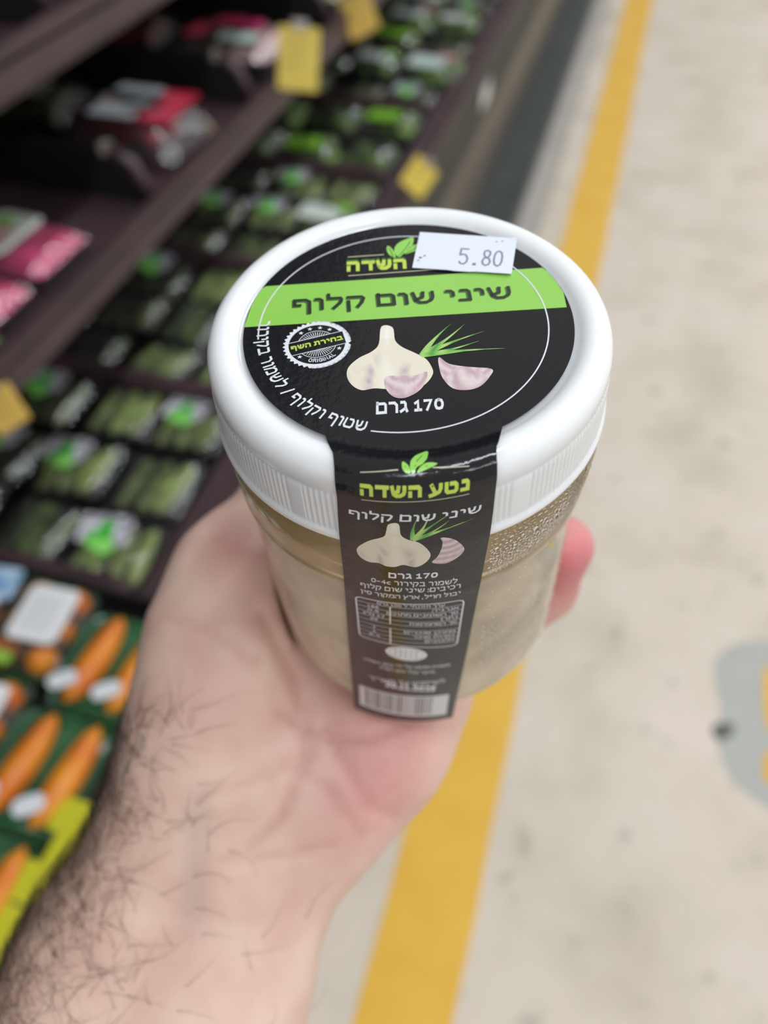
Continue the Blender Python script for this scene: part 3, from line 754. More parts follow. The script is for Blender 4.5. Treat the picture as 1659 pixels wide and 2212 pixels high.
for i in range(0, 150):
    s = 26 + (136.6 - 26) * i / 149
    a0, a1 = edge(ART['strip_l'], s), edge(ART['strip_r'], s)
    s_ = s if i < 149 else s + .6
    flare = 1.0 + .02 * max(0, 32 - s)
    rows.append([W((a0 + (a1 - a0) * j / 26) * flare, s_ + (0.018 * (i == 149)) * j, .03) for j in range(27)])
mb.grid(rows)
label = mb.build('label', M_label, jar, smooth=True); tag(label, 'black glossy label: a round top and a strip down the side')
OFFS = .07
def poly(name, pts, m, off=OFFS, smooth_n=4, parent=None, tint=None, cuts=2):
    P = []
    n = len(pts)
    for i in range(n):
        a, b, c, d = [Vector(pts[(i + k) % n]) for k in (-1, 0, 1, 2)]
        for k in range(smooth_n):
            t = k / smooth_n; P.append(.5 * ((2 * b) + (c - a) * t + (2 * a - 5 * b + 4 * c - d) * t * t + (3 * b - a - 3 * c + d) * t ** 3))
    bm = bmesh.new(); f = bm.faces.new([bm.verts.new((p.x, p.y, 0)) for p in P])
    bmesh.ops.triangulate(bm, faces=[f])
    if cuts: bmesh.ops.subdivide_edges(bm, edges=list(bm.edges), cuts=cuts, use_grid_fill=True)
    return finish(name, bm, m, off, parent, tint)
def finish(name, bm, m, off, parent, tint=None):
    me = bpy.data.meshes.new(name)
    cols = [tint(v.co.x, v.co.y) for v in bm.verts] if tint else None
    for v in bm.verts: v.co = W(v.co.x, v.co.y, off)
    bmesh.ops.recalc_face_normals(bm, faces=bm.faces); bm.to_mesh(me); bm.free()
    if cols:
        ca = me.color_attributes.new('tint', 'FLOAT_COLOR', 'POINT')
        for i, c in enumerate(cols): ca.data[i].color = c
    me.materials.append(m); o = bpy.data.objects.new(name, me); COL.objects.link(o); o.parent = parent or label
    return o
def strokes(name, lines, m, width, off=OFFS, parent=None):
    """ribbons along polylines in label coordinates"""
    bm = bmesh.new()
    for L in lines:
        P = []
        for a, b in zip(L, L[1:]):
            a, b = Vector(a), Vector(b); k = max(1, int((b - a).length / 1.0))
            P += [a + (b - a) * i / k for i in range(k)]
        P.append(Vector(L[-1])); prev = None
        for i, p in enumerate(P):
            d = (P[min(i + 1, len(P) - 1)] - P[max(0, i - 1)]).normalized(); nn = Vector((-d.y, d.x)) * width / 2
            cur = (bm.verts.new((*(p + nn), 0)), bm.verts.new((*(p - nn), 0)))
            if prev: bm.faces.new((prev[0], prev[1], cur[1], cur[0]))
            prev = cur
    return finish(name, bm, m, off, parent)
def vis(s):
    """visual (left to right) order of a right-to-left line; runs of digits and Latin keep their order"""
    out = []; run = ''
    for ch in s:
        if ch.isdigit() or ch in '.-' or ch.isascii() and ch.isalpha(): run += ch
        else:
            if run: out.append(run); run = ''
            out.append(ch)
    if run: out.append(run)
    return ''.join(reversed(out))
GLY = {
 'א': (.85, [[(0, 1), (1, 0)], [(1, 1), (.95, .62), (.62, .48)], [(0, 0), (.05, .4), (.33, .6)]]),
 'ב': (.8, [[(0, 1), (.72, 1), (.86, .86), (.86, 0)], [(0, 0), (1.05, 0)]]),
 'ג': (.55, [[(.1, 1), (.6, 1), (.78, .82), (.78, .4), (1, 0)], [(.78, .3), (0, 0)]]),
 'ד': (.78, [[(0, 1), (1.08, 1)], [(.82, 1), (.82, 0)]]),
 'ה': (.8, [[(0, 1), (.84, 1), (1, .84), (1, 0)], [(0, .36), (0, 0)]]),
 'ו': (.3, [[(0, 1), (.6, 1), (1, .84), (1, 0)]]), 'ז': (.42, [[(0, 1), (1, 1)], [(.62, 1), (.5, 0)]]),
 'ח': (.8, [[(0, 0), (0, 1), (.84, 1), (1, .84), (1, 0)]]),
 'ט': (.85, [[(0, 1), (0, .2), (.16, 0), (.84, 0), (1, .2), (1, .8), (.84, 1), (.5, 1)]]),
 'י': (.3, [[(0, 1), (.6, 1), (1, .84), (1, .52)]]),
 'כ': (.7, [[(0, 1), (.68, 1), (1, .7), (1, .3), (.68, 0), (0, 0)]]), 'ך': (.7, [[(0, 1), (.8, 1), (1, .84), (1, -.35)]]),
 'ל': (.68, [[(0, 1.4), (0, 1), (.9, 1), (1, .85), (.92, .55), (.4, 0)]]),
 'מ': (.88, [[(0, 0), (.16, .8), (0, 1)], [(.16, .78), (.42, 1), (.76, 1), (1, .8), (1, 0), (.5, 0)]]),
 'ם': (.8, [[(0, 1), (.84, 1), (1, .84), (1, 0), (0, 0), (0, 1.1)]]),
 'נ': (.52, [[(.2, 1), (.7, 1), (.92, .84), (.92, 0), (0, 0)]]), 'ן': (.3, [[(0, 1), (.6, 1), (1, .84), (1, -.35)]]),
 'ס': (.82, [[(-.05, 1), (.72, 1), (1, .74), (1, .36), (.68, 0), (.36, 0), (.06, .36), (.06, 1)]]),
 'ע': (.82, [[(-.02, -.16), (.45, 0), (.85, .22), (1, .6), (1, 1)], [(.1, 1), (.5, .06)]]),
 'פ': (.78, [[(.34, .48), (0, .48), (0, 1), (.74, 1), (1, .8), (1, .2), (.78, 0), (0, 0)]]),
 'ף': (.78, [[(.34, .46), (0, .46), (0, 1), (.74, 1), (1, .8), (1, -.35)]]),
 'צ': (.78, [[(0, 1), (.92, .05)], [(1, 1), (.96, .62), (.6, .46)], [(1, 0), (0, 0)]]),
 'ץ': (.72, [[(0, 1), (.34, .4), (.34, -.35)], [(1, 1), (.9, .6), (.34, .38)]]),
 'ק': (.8, [[(0, 1), (.84, 1), (1, .82), (.86, .38), (.62, 0)], [(0, .56), (0, -.35)]]),
 'ר': (.66, [[(0, 1), (.68, 1), (1, .72), (1, 0)]]),
 'ש': (1.02, [[(0, 1), (.14, .2), (.34, 0), (.66, 0), (.92, .22), (1, .5), (1, 1)], [(.52, 1), (.48, .55), (.12, .32)]]),
 'ת': (.88, [[(.06, 1), (.84, 1), (1, .84), (1, 0)], [(.22, 1), (.22, .12), (-.02, 0)]]),
 '״': (.22, [[(0, 1.05), (0, .72)], [(1, 1.05), (1, .72)]]), ':': (.02, [[(0, 0), (0, .1)], [(0, .7), (0, .8)]]), ',': (.05, [[(.5, .1), (0, -.2)]]),
 '/': (.4, [[(0, -.1), (1, 1.1)]]), '-': (.4, [[(0, .45), (1, .45)]]), '.': (.02, [[(0, 0), (0, .06)]]),
 '0': (.66, [[(.5, 1), (.15, .92), (0, .65), (0, .35), (.15, .08), (.5, 0), (.85, .08), (1, .35), (1, .65), (.85, .92), (.48, 1)]]),
 '1': (.5, [[(0, .8), (.5, 1), (.5, 0)], [(0, 0), (1, 0)]]), '2': (.62, [[(0, .8), (.2, 1), (.8, 1), (1, .8), (1, .62), (0, 0), (1.05, 0)]]),
 '3': (.6, [[(0, .9), (.3, 1), (.8, 1), (1, .78), (.8, .54), (.4, .52)], [(.8, .54), (1, .28), (.8, 0), (.3, 0), (0, .1)]]),
 '4': (.66, [[(.76, 0), (.76, 1), (0, .3), (1.05, .3)]]), '5': (.6, [[(1, 1), (.1, 1), (.05, .55), (.7, .58), (1, .3), (.75, 0), (0, .04)]]),
 '6': (.6, [[(.9, 1), (.3, .85), (0, .4), (.15, .05), (.6, 0), (1, .15), (1, .42), (.6, .55), (.05, .42)]]), '7': (.6, [[(0, 1), (1, 1), (.35, 0)]]),
 '8': (.6, [[(.5, 1), (.1, .85), (.1, .62), (1, .35), (.9, .05), (.5, 0), (.05, .08), (0, .35), (.9, .62), (.9, .85), (.48, 1)]]),
 '9': (.6, [[(.1, 0), (.7, .15), (1, .6), (.85, .95), (.4, 1), (0, .85), (0, .58), (.4, .45), (.95, .58)]]),
 'c': (.5, [[(1, .62), (.4, .66), (0, .45), (0, .2), (.4, 0), (1, .04)]]),
 'O': (.7, [[(.5, 1), (.12, .9), (0, .65), (0, .35), (.12, .1), (.5, 0), (.88, .1), (1, .35), (1, .65), (.88, .9), (.48, 1)]]),
 'R': (.6, [[(0, 0), (0, 1), (.75, 1), (1, .78), (.75, .5), (0, .5)], [(.55, .5), (1, 0)]]), 'I': (.02, [[(0, 0), (0, 1)]]),
 'G': (.7, [[(1, .85), (.6, 1), (.15, .9), (0, .5), (.15, .1), (.6, 0), (1, .12), (1, .5), (.6, .5)]]),
 'N': (.62, [[(0, 0), (0, 1), (1, 0), (1, 1)]]), 'A': (.7, [[(0, 0), (.5, 1), (1, 0)], [(.2, .33), (.8, .33)]]), 'L': (.5, [[(0, 1), (0, 0), (1, 0)]])}
def text_bm(body, w):
    """letters drawn as flat mitred strokes, baseline at 0 and letter height 1"""
    bm = bmesh.new(); x = 0.0
    for ch in body:
        if ch == ' ': x += .42; continue
        gw, lines = GLY.get(ch, GLY['I'])
        for L in lines:
            P = [Vector((x + w / 2 + q[0] * gw, w / 2 + q[1] * (1 - w))) for q in L]
            prev = None
            for i, p in enumerate(P):
                d0 = (p - P[i - 1]).normalized() if i else (P[1] - p).normalized()
                d1 = (P[i + 1] - p).normalized() if i < len(P) - 1 else d0
                n0 = Vector((-d0.y, d0.x)); n1 = Vector((-d1.y, d1.x)); n_ = (n0 + n1)
                n_ = n0 if n_.length < .3 else n_.normalized(); k = min(1.5, 1 / max(.5, n_.dot(n0)))
                e = Vector((0, 0))
                if i == 0: e = -d0 * w * .5
                if i == len(P) - 1: e = d0 * w * .5
                cur = (bm.verts.new((*(p + e + n_ * k * w / 2), 0)), bm.verts.new((*(p + e - n_ * k * w / 2), 0)))
                if prev: bm.faces.new((prev[0], prev[1], cur[1], cur[0]))
                prev = cur
        x += gw + w + .17
    bmesh.ops.subdivide_edges(bm, edges=[e for e in bm.edges if e.calc_length() > .45], cuts=1, use_grid_fill=True)
    return bm
HX = 1.0
def text(name, body, key, m, bold=.18, off=OFFS, raw=False, hx=None, parent=None, dx=0, dy=0):
    BL, BR, TL = [Vector(p) for p in (ART[key] if isinstance(key, str) else key)]
    bm = text_bm(body if raw else vis(body), bold); xs = [v.co.x for v in bm.verts]; x0, x1 = min(xs), max(xs)
    h = hx or HX
    for v in bm.verts:
        q = BL + (BR - BL) * ((v.co.x - x0) / (x1 - x0)) + (TL - BL) * (v.co.y / h); v.co = (q.x + dx, q.y + dy, 0)
    return finish(name, bm, m, off, parent)
def arc_text(name, body, center, rad, a0, a1, hgt, m, bold=.18, raw=False, inward=True, off=OFFS, hx=None):
    """text bent along a circle; angles in degrees from the strip direction, towards -t"""
    bm = text_bm(body if raw else vis(body), bold); xs = [v.co.x for v in bm.verts]; x0, x1 = min(xs), max(xs)
    for v in bm.verts:
        a = math.radians(a0 + (a1 - a0) * (v.co.x - x0) / (x1 - x0)); r = rad - v.co.y / (hx or HX) * hgt
        v.co = (center[0] - r * math.sin(a), center[1] + r * math.cos(a), 0)
    return finish(name, bm, m, off, None)

# green band across the disc
A_ = ART['band']; bm = bmesh.new(); prev = None; RR = 30.3
def ln(p, q, x): return p[1] + (q[1] - p[1]) * (x - p[0]) / (q[0] - p[0])
for i in range(81):
    x = -RR + .02 + (2 * RR - .04) * i / 80; c = math.sqrt(max(0, RR * RR - x * x))
    y0 = max(-c, ln(A_[0], A_[1], x)); y1 = min(c, ln(A_[2], A_[3], x))
    if y1 <= y0: prev = None; continue
    ys_ = [y0 + (y1 - y0) * k / 6 for k in range(7)]
    cur = [bm.verts.new((x, y, 0)) for y in ys_]
    if prev:
        for k in range(6): bm.faces.new((prev[k], prev[k + 1], cur[k + 1], cur[k]))
    prev = cur
tag(finish('green_band', bm, M_band, .04, None), 'lime green band across the round label')
def arc_pts(c, r, a0, a1, n=60):
    return [(c[0] - r * math.sin(math.radians(a0 + (a1 - a0) * i / n)), c[1] + r * math.cos(math.radians(a0 + (a1 - a0) * i / n))) for i in range(n + 1)]
strokes('white_ring', [arc_pts((-.9, .3), 26.6, 12, -276, 120)], M_prnw, .26, .09)
arc_text('lettering', 'שטוף וקלוף / לשמור בקירור', (-.9, .3), 26.9, 95, 14, 2.2, M_prnw, bold=.2, off=.09)
sh = text('lettering_shadow', 'שיני שום קלוף', 'title', M_dg, .23, .06, dx=-.22, dy=.28)
text('lettering', 'שיני שום קלוף', 'title', M_dk, .19, .09)
text('lettering', '170 גרם', 'g170', M_prnw, .24)
text('lettering_shadow', 'השדה', 'logo_txt', M_dg, .34, .06, dx=0, dy=-.55)
text('lettering', 'השדה', 'logo_txt', M_yg, .32)
strokes('logo_line', [ART['logo_l1'], ], M_gold, .22); strokes('logo_line', [ART['logo_l2']], M_gold, .2)
for k in ('leafM', 'leafL', 'leafR'): poly('logo_leaf', ART[k], M_prng, off=.08)
def vein(k, i0, i1): 
    a, b = Vector(ART[k][i0]), Vector(ART[k][i1]); return [tuple(a), tuple(a * .45 + b * .55 + Vector((.15, .12))), tuple(a * .2 + b * .8)]
strokes('logo_leaf_vein', [vein('leafM', 0, 5), vein('leafL', 0, 3), vein('leafR', 0, 3)], M_dk, .13, .10)
# garlic picture
def mixc(a, b, k): k = min(1, max(0, k)); return tuple(a[i] + (b[i] - a[i]) * k for i in range(3)) + (1,)
CRM, PUR, WHT = srgb(226, 218, 200), srgb(164, 148, 168), srgb(242, 238, 232)
def bulb_tint(key, lum=1.0):
    P = ART[key]; xs = [p[0] for p in P]; ys = [p[1] for p in P]; cx_ = (P[0][0] + P[1][0]) / 2; y0, y1 = min(ys), max(ys); hw = (max(xs) - min(xs)) / 2
    def f(x, y):
        v = (y - y0) / (y1 - y0); w = max(.12, min(1, (v - .22) * 1.9)); k = (x - cx_) / (hw * w)
        st = max(0, 1 - abs(abs(k) - .42) / .13) * min(1, max(0, (v - .35) * 3)) + .5 * max(0, 1 - abs(k + .95) / .18) * v
        st += .12 * noise.noise(Vector((k * 9, v * 1.5, 3)))
        c = mixc(CRM, PUR, st * .75); c = mixc(c, WHT, .5 * max(0, 1 - abs(k) / .25) + .3 * (v < .2))
        return tuple(q * lum for q in c[:3]) + (1,)
    return f
def clove_tint(key, lum=1.0):
    P = ART[key]; a, b = Vector(P[0]), Vector(P[len(P) // 2]); ys = [p[1] for p in P]
    c0 = Vector((sum(p[0] for p in P) / len(P), min(ys)))
    def f(x, y):
        d = (Vector((x, y)) - c0); r = d.length
        st = .5 + .5 * math.sin(r * 3.6 + .4 * x); c = mixc(srgb(222, 206, 206), srgb(176, 140, 156), st * .8)
        return tuple(q * lum for q in c[:3]) + (1,)
    return f
poly('garlic_bulb_print', ART['bulb'], M_vc, .07, tint=bulb_tint('bulb'), cuts=3)
poly('garlic_clove_print', ART['clove1'], M_vc, .11, tint=clove_tint('clove1'), cuts=3)
poly('garlic_clove_print', ART['clove2'], M_vc, .07, tint=clove_tint('clove2'), cuts=3)
def chives(key, off, n, base, tips, wd):
    for i in range(n):
        a = Vector(base); b = Vector(tips[i]); d = b - a; nn = Vector((-d.y, d.x)).normalized()
        P = []; Q = []
        for k in range(9):
            t = k / 8; c = a + d * t + nn * math.sin(math.pi * t) * .35 * (1 if i % 2 else -1); w = wd * (1 - t) ** .8 * (.6 + .4 * math.sin(math.pi * min(1, t * 1.4 + .2)))
            P.append(tuple(c + nn * w)); Q.append(tuple(c - nn * w))
        bm = bmesh.new(); V1 = [bm.verts.new((*p, 0)) for p in P]; V2 = [bm.verts.new((*p, 0)) for p in Q]
        for k in range(8): bm.faces.new((V1[k], V1[k + 1], V2[k + 1], V2[k]))
        g0, g1 = srgb(60, 150, 60), srgb(176, 214, 120)
        finish('chive_print', bm, M_vc, off + .004 * i, None, tint=lambda x, y: mixc(g0, g1, .5 + .5 * math.sin(x * 2.1 + y)))
chives('chive', .06, 5, (2.4, 8.9), [(8.18, .63), (10.73, .78), (13.88, 3.17), (12.93, 5.61), (17.48, 7.84)], .62)
chives('s_chive', .06, 5, (-.1, 51.7), [(.91, 45.38), (2.82, 44.97), (6.06, 45.48), (6.19, 46.95), (10.52, 47.74)], .5)
# seal
SC = Vector((-16.45, 4.9)); M_ray = M_prnw
def circ(r, n=64, saw=0.0, c=SC): return [(c.x + (r + (saw if i % 2 else 0)) * math.cos(2 * math.pi * i / n), c.y + (r + (saw if i % 2 else 0)) * math.sin(2 * math.pi * i / n)) for i in range(n)]
poly('seal_rim', circ(5.75, 76, .5), M_prnw, .06, smooth_n=1, cuts=1)
poly('seal_disc', circ(5.15), M_label, .085, smooth_n=1, cuts=1)
strokes('seal_ring', [arc_pts(SC, 3.5, 0, 360, 60)], M_prnw, .13, .11)
strokes('seal_rays', [[(SC.x + 1.0 * math.cos(a), SC.y + 1.0 * math.sin(a)), (SC.x + 3.2 * math.cos(a), SC.y + 3.2 * math.sin(a))] for a in [2 * math.pi * i / 44 for i in range(44)]], M_prnw, .12, .11)
Bn = [Vector(p) for p in ART['seal_banner']]
poly('seal_banner', [tuple(p) for p in Bn], M_label, .125, smooth_n=1, cuts=3)
strokes('seal_line', [[tuple(Bn[0]), tuple(Bn[1])], [tuple(Bn[3]), tuple(Bn[2])]], M_prnw, .14, .14)
text('lettering', 'בחירת השף', 'seal_txt', M_yg, .3, .15)
arc_text('lettering', 'ORIGINAL', tuple(SC), 4.75, 17, -50, .95, M_prnw, raw=True, off=.12, hx=1.0)
def star(c, r): return [(c[0] + (r if i % 2 == 0 else r * .42) * math.sin(math.pi * i / 5), c[1] - (r if i % 2 == 0 else r * .42) * math.cos(math.pi * i / 5)) for i in range(10)]
for a in (-72, 42, 160, 185, 210, 135):
    poly('seal_star', star((SC.x - 4.35 * math.sin(math.radians(a)), SC.y + 4.35 * math.cos(math.radians(a))), .5), M_prnw, .12, smooth_n=1, cuts=0)
# strip
text('lettering', 'נטע השדה', 's_txt1', M_yg, .32)
strokes('logo_line', [ART['s_l1']], M_gold, .16); strokes('logo_line', [ART['s_l2']], M_gold, .16); strokes('logo_line', [ART['s_l3']], M_gold, .14)
for k in ('s_leafM', 's_leafL', 's_leafR'): poly('logo_leaf', ART[k], M_prng, off=.08)
strokes('logo_leaf_vein', [[(.35, 36.1), (1.0, 34.2), (1.9, 32.8)], [(-.45, 36.0), (-.9, 35.1)], [(1.4, 36.0), (2.6, 35.2)]], M_dk, .12, .10)
text('lettering', 'שיני שום קלוף', 's_txt2', M_prnw, .2)
poly('garlic_bulb_print', ART['s_bulb'], M_vc, .07, tint=bulb_tint('s_bulb', .92), cuts=3)
poly('garlic_clove_print', ART['s_clove'], M_vc, .07, tint=clove_tint('s_clove', .92), cuts=3)
text('lettering', '170 גרם', 's_170', M_prnw, .24)
text('lettering', 'לשמור בקירור 0-4c', 's_t1', M_prnw, .18)
text('lettering', 'רכיבים: שיני שום קלוף', 's_t2', M_prnw, .18)
text('lettering', 'יבול חו״ל, ארץ המקור סין', 's_t3', M_prnw, .18)
T0, T1, T2, T3 = [Vector(p) for p in ART['s_tab']]     # TL, TR, BR, BL
def tq(a, b): return tuple((T0 * (1 - a) + T1 * a) * (1 - b) + (T3 * (1 - a) + T2 * a) * b)
frame = [tq(.05, 0), tq(.95, 0), tq(.985, .02), tq(1, .06), tq(1, .94), tq(.985, .98), tq(.95, 1), tq(.05, 1), tq(.015, .98), tq(0, .94), tq(0, .06), tq(.015, .02), tq(.05, 0)]
strokes('table_frame', [frame], M_prnw, .3, .08)
strokes('table_rules', [[tq(0, k / 10), tq(1, k / 10)] for k in range(1, 10)], M_prnw, .12, .08)
strokes('table_divider', [[tq(.32, .1), tq(.32, .5)], [tq(.32, .6), tq(.32, 1)]], M_prnw, .26, .08)
def row(body, a0, a1, b, hgt=.055):
    text('lettering', body, (tq(a0, b + .08), tq(a1, b + .08), tq(a0, b + .08 - hgt)), M_prnw, .16, .08)
row('ערך תזונתי ל 100 גרם', .2, .82, 0)
for k, (l, r_) in enumerate([('166', 'אנרגיה'), ('0.5', 'סך השומנים מתוכם'), ('17 מ״ג', 'נתרן'), ('33', 'סך הפחמימות'), (None, None), ('7', 'מתוכן סוכרים'), ('1', 'כפיות סוכר'), ('6.4', 'חלבונים'), (None, None)]):
    if l:
        wl = .018 * len(l); row(l, .16 - wl, .16 + wl, .1 * (k + 1)); wr = .042 * len(r_); row(r_, .96 - wr, .96, .1 * (k + 1))
O = [Vector(p) for p in ART['s_oval']]; oc = (O[1] + O[2]) / 2; ax = (O[2] - O[1]) / 2; ay = (O[4] - O[3]) / 2
def oe(k, n=40): return [tuple(oc + ax * k * math.cos(2 * math.pi * i / n) + ay * k * math.sin(2 * math.pi * i / n)) for i in range(n)]
poly('oval_stamp', oe(1), M_prnw, .07, smooth_n=1, cuts=2)
strokes('oval_stamp_ring', [oe(.82) + [oe(.82)[0]]], M_dk, .1, .10)
strokes('oval_stamp_marks', [[tuple(oc + ax * x + ay * y), tuple(oc + ax * (x + .16) + ay * y)] for y in (-.4, 0, .4) for x in (-.6, -.35, -.1, .15, .4)], M_dk, .28, .10)
S_ = [Vector(p) for p in ART['s_small']]
text('lettering', 'משווק ומופץ על ידי נטע השדה', (S_[0], S_[1], S_[0] - Vector((0, 1.3))), M_prnw, .16)
text('lettering', 'מיוצר עבור נטע השדה', (S_[0] + Vector((3.5, 2.6)), S_[1] + Vector((-3.5, 2.6)), S_[0] + Vector((3.5, 1.3))), M_prnw, .16)
text('lettering', 'לשימוש עד תאריך', (S_[4], S_[5], S_[4] - Vector((0, 1.9))), M_prnw, .16)
text('lettering', '20.11.2025', 's_date', M_prnw, .26, raw=True, hx=1.0)
Q = [Vector(p) for p in ART['s_bar']]
def bq(a, b): return tuple((Q[0] * (1 - a) + Q[1] * a) * (1 - b) + (Q[3] * (1 - a) + Q[2] * a) * b)
bar = [bq(i / 12, 0) for i in range(13)] + [bq(1 - i / 12, 1) for i in range(13)]
poly('barcode_field', bar, mat('barcode_white', srgb(206, 204, 208), .25), .06, smooth_n=1, cuts=2)
random.seed(8); x = .06; bars = []
for k in range(34):
    w = random.choice((.006, .006, .012, .018)); bars.append((x, x + w)); x += w + random.choice((.008, .012, .018))
    if x > .93: break
bm = bmesh.new()
for a0, a1 in bars:
    prev = None
    for k in range(9):
        b_ = .06 + .84 * k / 8; cur = (bm.verts.new((*bq(a0, b_), 0)), bm.verts.new((*bq(a1, b_), 0)))
        if prev: bm.faces.new((prev[0], prev[1], cur[1], cur[0]))
        prev = cur
finish('barcode_bars', bm, M_dk, .09, None)
# price sticker lying across the disc and the rim
M_paper = mat('white_paper', srgb(224, 230, 242), .55)
c4 = [Vector((3.1, 26.6, .75)), Vector((22.3, 22.4, 1.25)), Vector((20.3, 12.2, .62)), Vector((1.3, 15.7, .35))]   # TL TR BR BL (x, y, z mm)
mb = MB(); rows = []
for i in range(9):
    r = []
    for j in range(15):
        a, b_ = j / 14, i / 8
        p = (c4[0] * (1 - a) + c4[1] * a) * (1 - b_) + (c4[3] * (1 - a) + c4[2] * a) * b_
        if i == 8 and 6 <= j <= 8: p = p + Vector((0, -.18, 0))
        rr = math.hypot(p.x, p.y)
        if rr > 30.9: p.z = max(p.z, 1.45)
        r.append(p)
    rows.append(r)
mb.grid([[J(*p) for p in r] for r in rows]); mb.grid([[J(p.x, p.y, p.z + .12) for p in r] for r in rows])
ps = mb.build('price_sticker', M_paper, jar, smooth=True); tag(ps, 'white paper price sticker printed 5.80')
DIG = {'5': [[(1, 0), (0, 0), (0, .42), (.3, .36), (.7, .38), (1, .6), (.95, .85), (.6, 1), (.2, .97), (0, .85)]], '.': [[(.4, .93), (.62, .93), (.62, 1.0), (.4, 1.0), (.4, .93)]],
       '8': [[(.5, 0), (.85, .08), (.9, .25), (.75, .42), (.5, .48), (.25, .42), (.1, .25), (.15, .08), (.5, 0)], [(.5, .48), (.85, .56), (1, .75), (.85, .93), (.5, 1), (.15, .93), (0, .75), (.15, .56), (.5, .48)]],
       '0': [[(.5, 0), (.85, .1), (1, .35), (1, .65), (.85, .9), (.5, 1), (.15, .9), (0, .65), (0, .35), (.15, .1), (.5, 0)]]}
def stk(a, b_): 
    p = (c4[0] * (1 - a) + c4[1] * a) * (1 - b_) + (c4[3] * (1 - a) + c4[2] * a) * b_
    rr = math.hypot(p.x, p.y)
    return Vector((p.x, p.y, (max(p.z, 1.45) if rr > 30.9 else p.z) + .16))
mb = MB()
for ch, x0 in zip('5.80', (.46, .575, .69, .805)):
    for L in DIG[ch]:
        for a, b_ in zip(L, L[1:]):
            P = [stk(x0 + .078 * q[0], .40 + .42 * q[1]) for q in (a, b_)]
            d = (P[1] - P[0]).normalized(); n = Vector((-d.y, d.x, 0)) * .19; e = d * .12
            mb.add([J(*(P[0] - e - n)), J(*(P[1] + e - n)), J(*(P[1] + e + n)), J(*(P[0] - e + n))], [(0, 1, 2, 3)])
mb.build('price_digits', mat('faded_blue_ink', srgb(132, 138, 156), .6), ps)
mb = MB()
for (a, b_, r) in ((.06, .72, .42), (.1, .66, .3), (.045, .8, .28), (.80, .14, .25), (.86, .12, .2)):
    p = stk(a, b_); mb.add([J(p.x + r * random.uniform(.6, 1.2) * math.cos(t), p.y + r * random.uniform(.5, 1.1) * math.sin(t), p.z - .02) for t in [k * .9 for k in range(7)]], [tuple(range(7))])
mb.build('dirt_speck', mat('brown_dirt', srgb(120, 102, 88), .7), ps)

#--- cloves inside the jar
M_clove = mat('peeled_garlic', srgb(236, 220, 178), .35, color2=srgb(248, 240, 216), noise_amt=.22, noise_scale=60, sss=.3)
def clove_mesh(seed):
    random.seed(seed); b = MB(); rings = []
    L, Wd = random.uniform(24, 29), random.uniform(7.2, 8.6)
    for i in range(11):
        t = i / 10; k = (math.sin(math.pi * min(1, t * .94 + .03)) ** .62) * (1 - .42 * t); z = (t - .45) * L; bend = 3.2 * math.sin(math.pi * t)
        ring = []
        for j in range(12):
            a = 2 * math.pi * j / 12; r = Wd * k * (1 - .22 * max(0, math.cos(a)) ** 2)
            ring.append(((r * math.cos(a) * 1.0 - bend + 1.5) / 1000, (r * math.sin(a) * .92) / 1000, z / 1000))
        rings.append(ring)
    b.loft(rings); me = b.build('garlic_clove', M_clove, None, smooth=True)
    return me
protos = [clove_mesh(s) for s in (1, 2, 3)]
random.seed(21); pos = []
JM = Matrix(((Ju.x, Jv.x, Ja.x, Jbase.x), (Ju.y, Jv.y, Ja.y, Jbase.y), (Ju.z, Jv.z, Ja.z, Jbase.z), (0, 0, 0, 1)))
for lay, z in enumerate((-84, -70, -56, -43, -31)):
    n_out = 9
    for k in range(n_out):
        a = 2 * math.pi * (k + .5 * (lay % 2)) / n_out + random.uniform(-.08, .08)
        pos.append((25.5 * math.cos(a), 25.5 * math.sin(a), z + random.uniform(-2, 2), a))
    if lay < 5:
        for k in range(3): a = 2.1 * k + lay; pos.append((9 * math.cos(a), 9 * math.sin(a), z + random.uniform(-2, 2), a))
for i, (x, y, z, a) in enumerate(pos):
    o = protos[i] if i < 3 else protos[i % 3].copy()
    if i >= 3: COL.objects.link(o)
    ax_ = random.choice((1.25, 1.45, 1.7))
    o.matrix_world = JM @ Matrix.Translation(J(x, y, z)) @ Matrix.Rotation(a, 4, 'Z') @ Matrix.Rotation(ax_, 4, 'X') 
    tag(o, 'pale peeled garlic clove inside the clear jar', 'garlic clove', 'peeled garlic cloves inside the jar')

# ------------------------------------------------------------------ the hand and forearm (one continuous surface)
# joints: camera-frame pixel, depth of the centre in mm, radius in mm
def hp(px, py, d): return np.array([(px - CX) / F_PX * d, -(py - CY) / F_PX * d, -d])     # mm in the camera frame (x right, y up, -z forward)
CH = []          # (p0, p1, r0, r1, blend)
def chain(pts, k=9.0):
    P = [(hp(a, b, c), r) for a, b, c, r in pts]
    for (p, r), (q, s) in zip(P, P[1:]): CH.append((p, q, r, s, k))
# forearm
chain([(405, 1765, 224, 22), (255, 2080, 216, 25), (80, 2480, 204, 31), (-240, 3300, 180, 38)], 14)
chain([(575, 1860, 224, 20.5), (465, 2120, 217, 24.5), (330, 2520, 205, 31), (120, 3400, 182, 38)], 14)
# thenar side and thumb
chain([(405, 1765, 224, 22), (455, 1610, 223, 22.5), (492, 1470, 222, 22.5), (502, 1350, 223, 20.5), (522, 1240, 225, 15.0), (590, 1150, 233, 12.0), (640, 1010, 242, 11.0), (700, 900, 246, 9.5)], 12)
chain([(522, 1240, 227, 14.5), (600, 1215, 240, 14), (680, 1240, 252, 13)], 12)
# hypothenar side
chain([(575, 1860, 224, 20.5), (690, 1720, 226, 21), (800, 1590, 227, 21.5), (890, 1480, 231, 18.5)], 12)
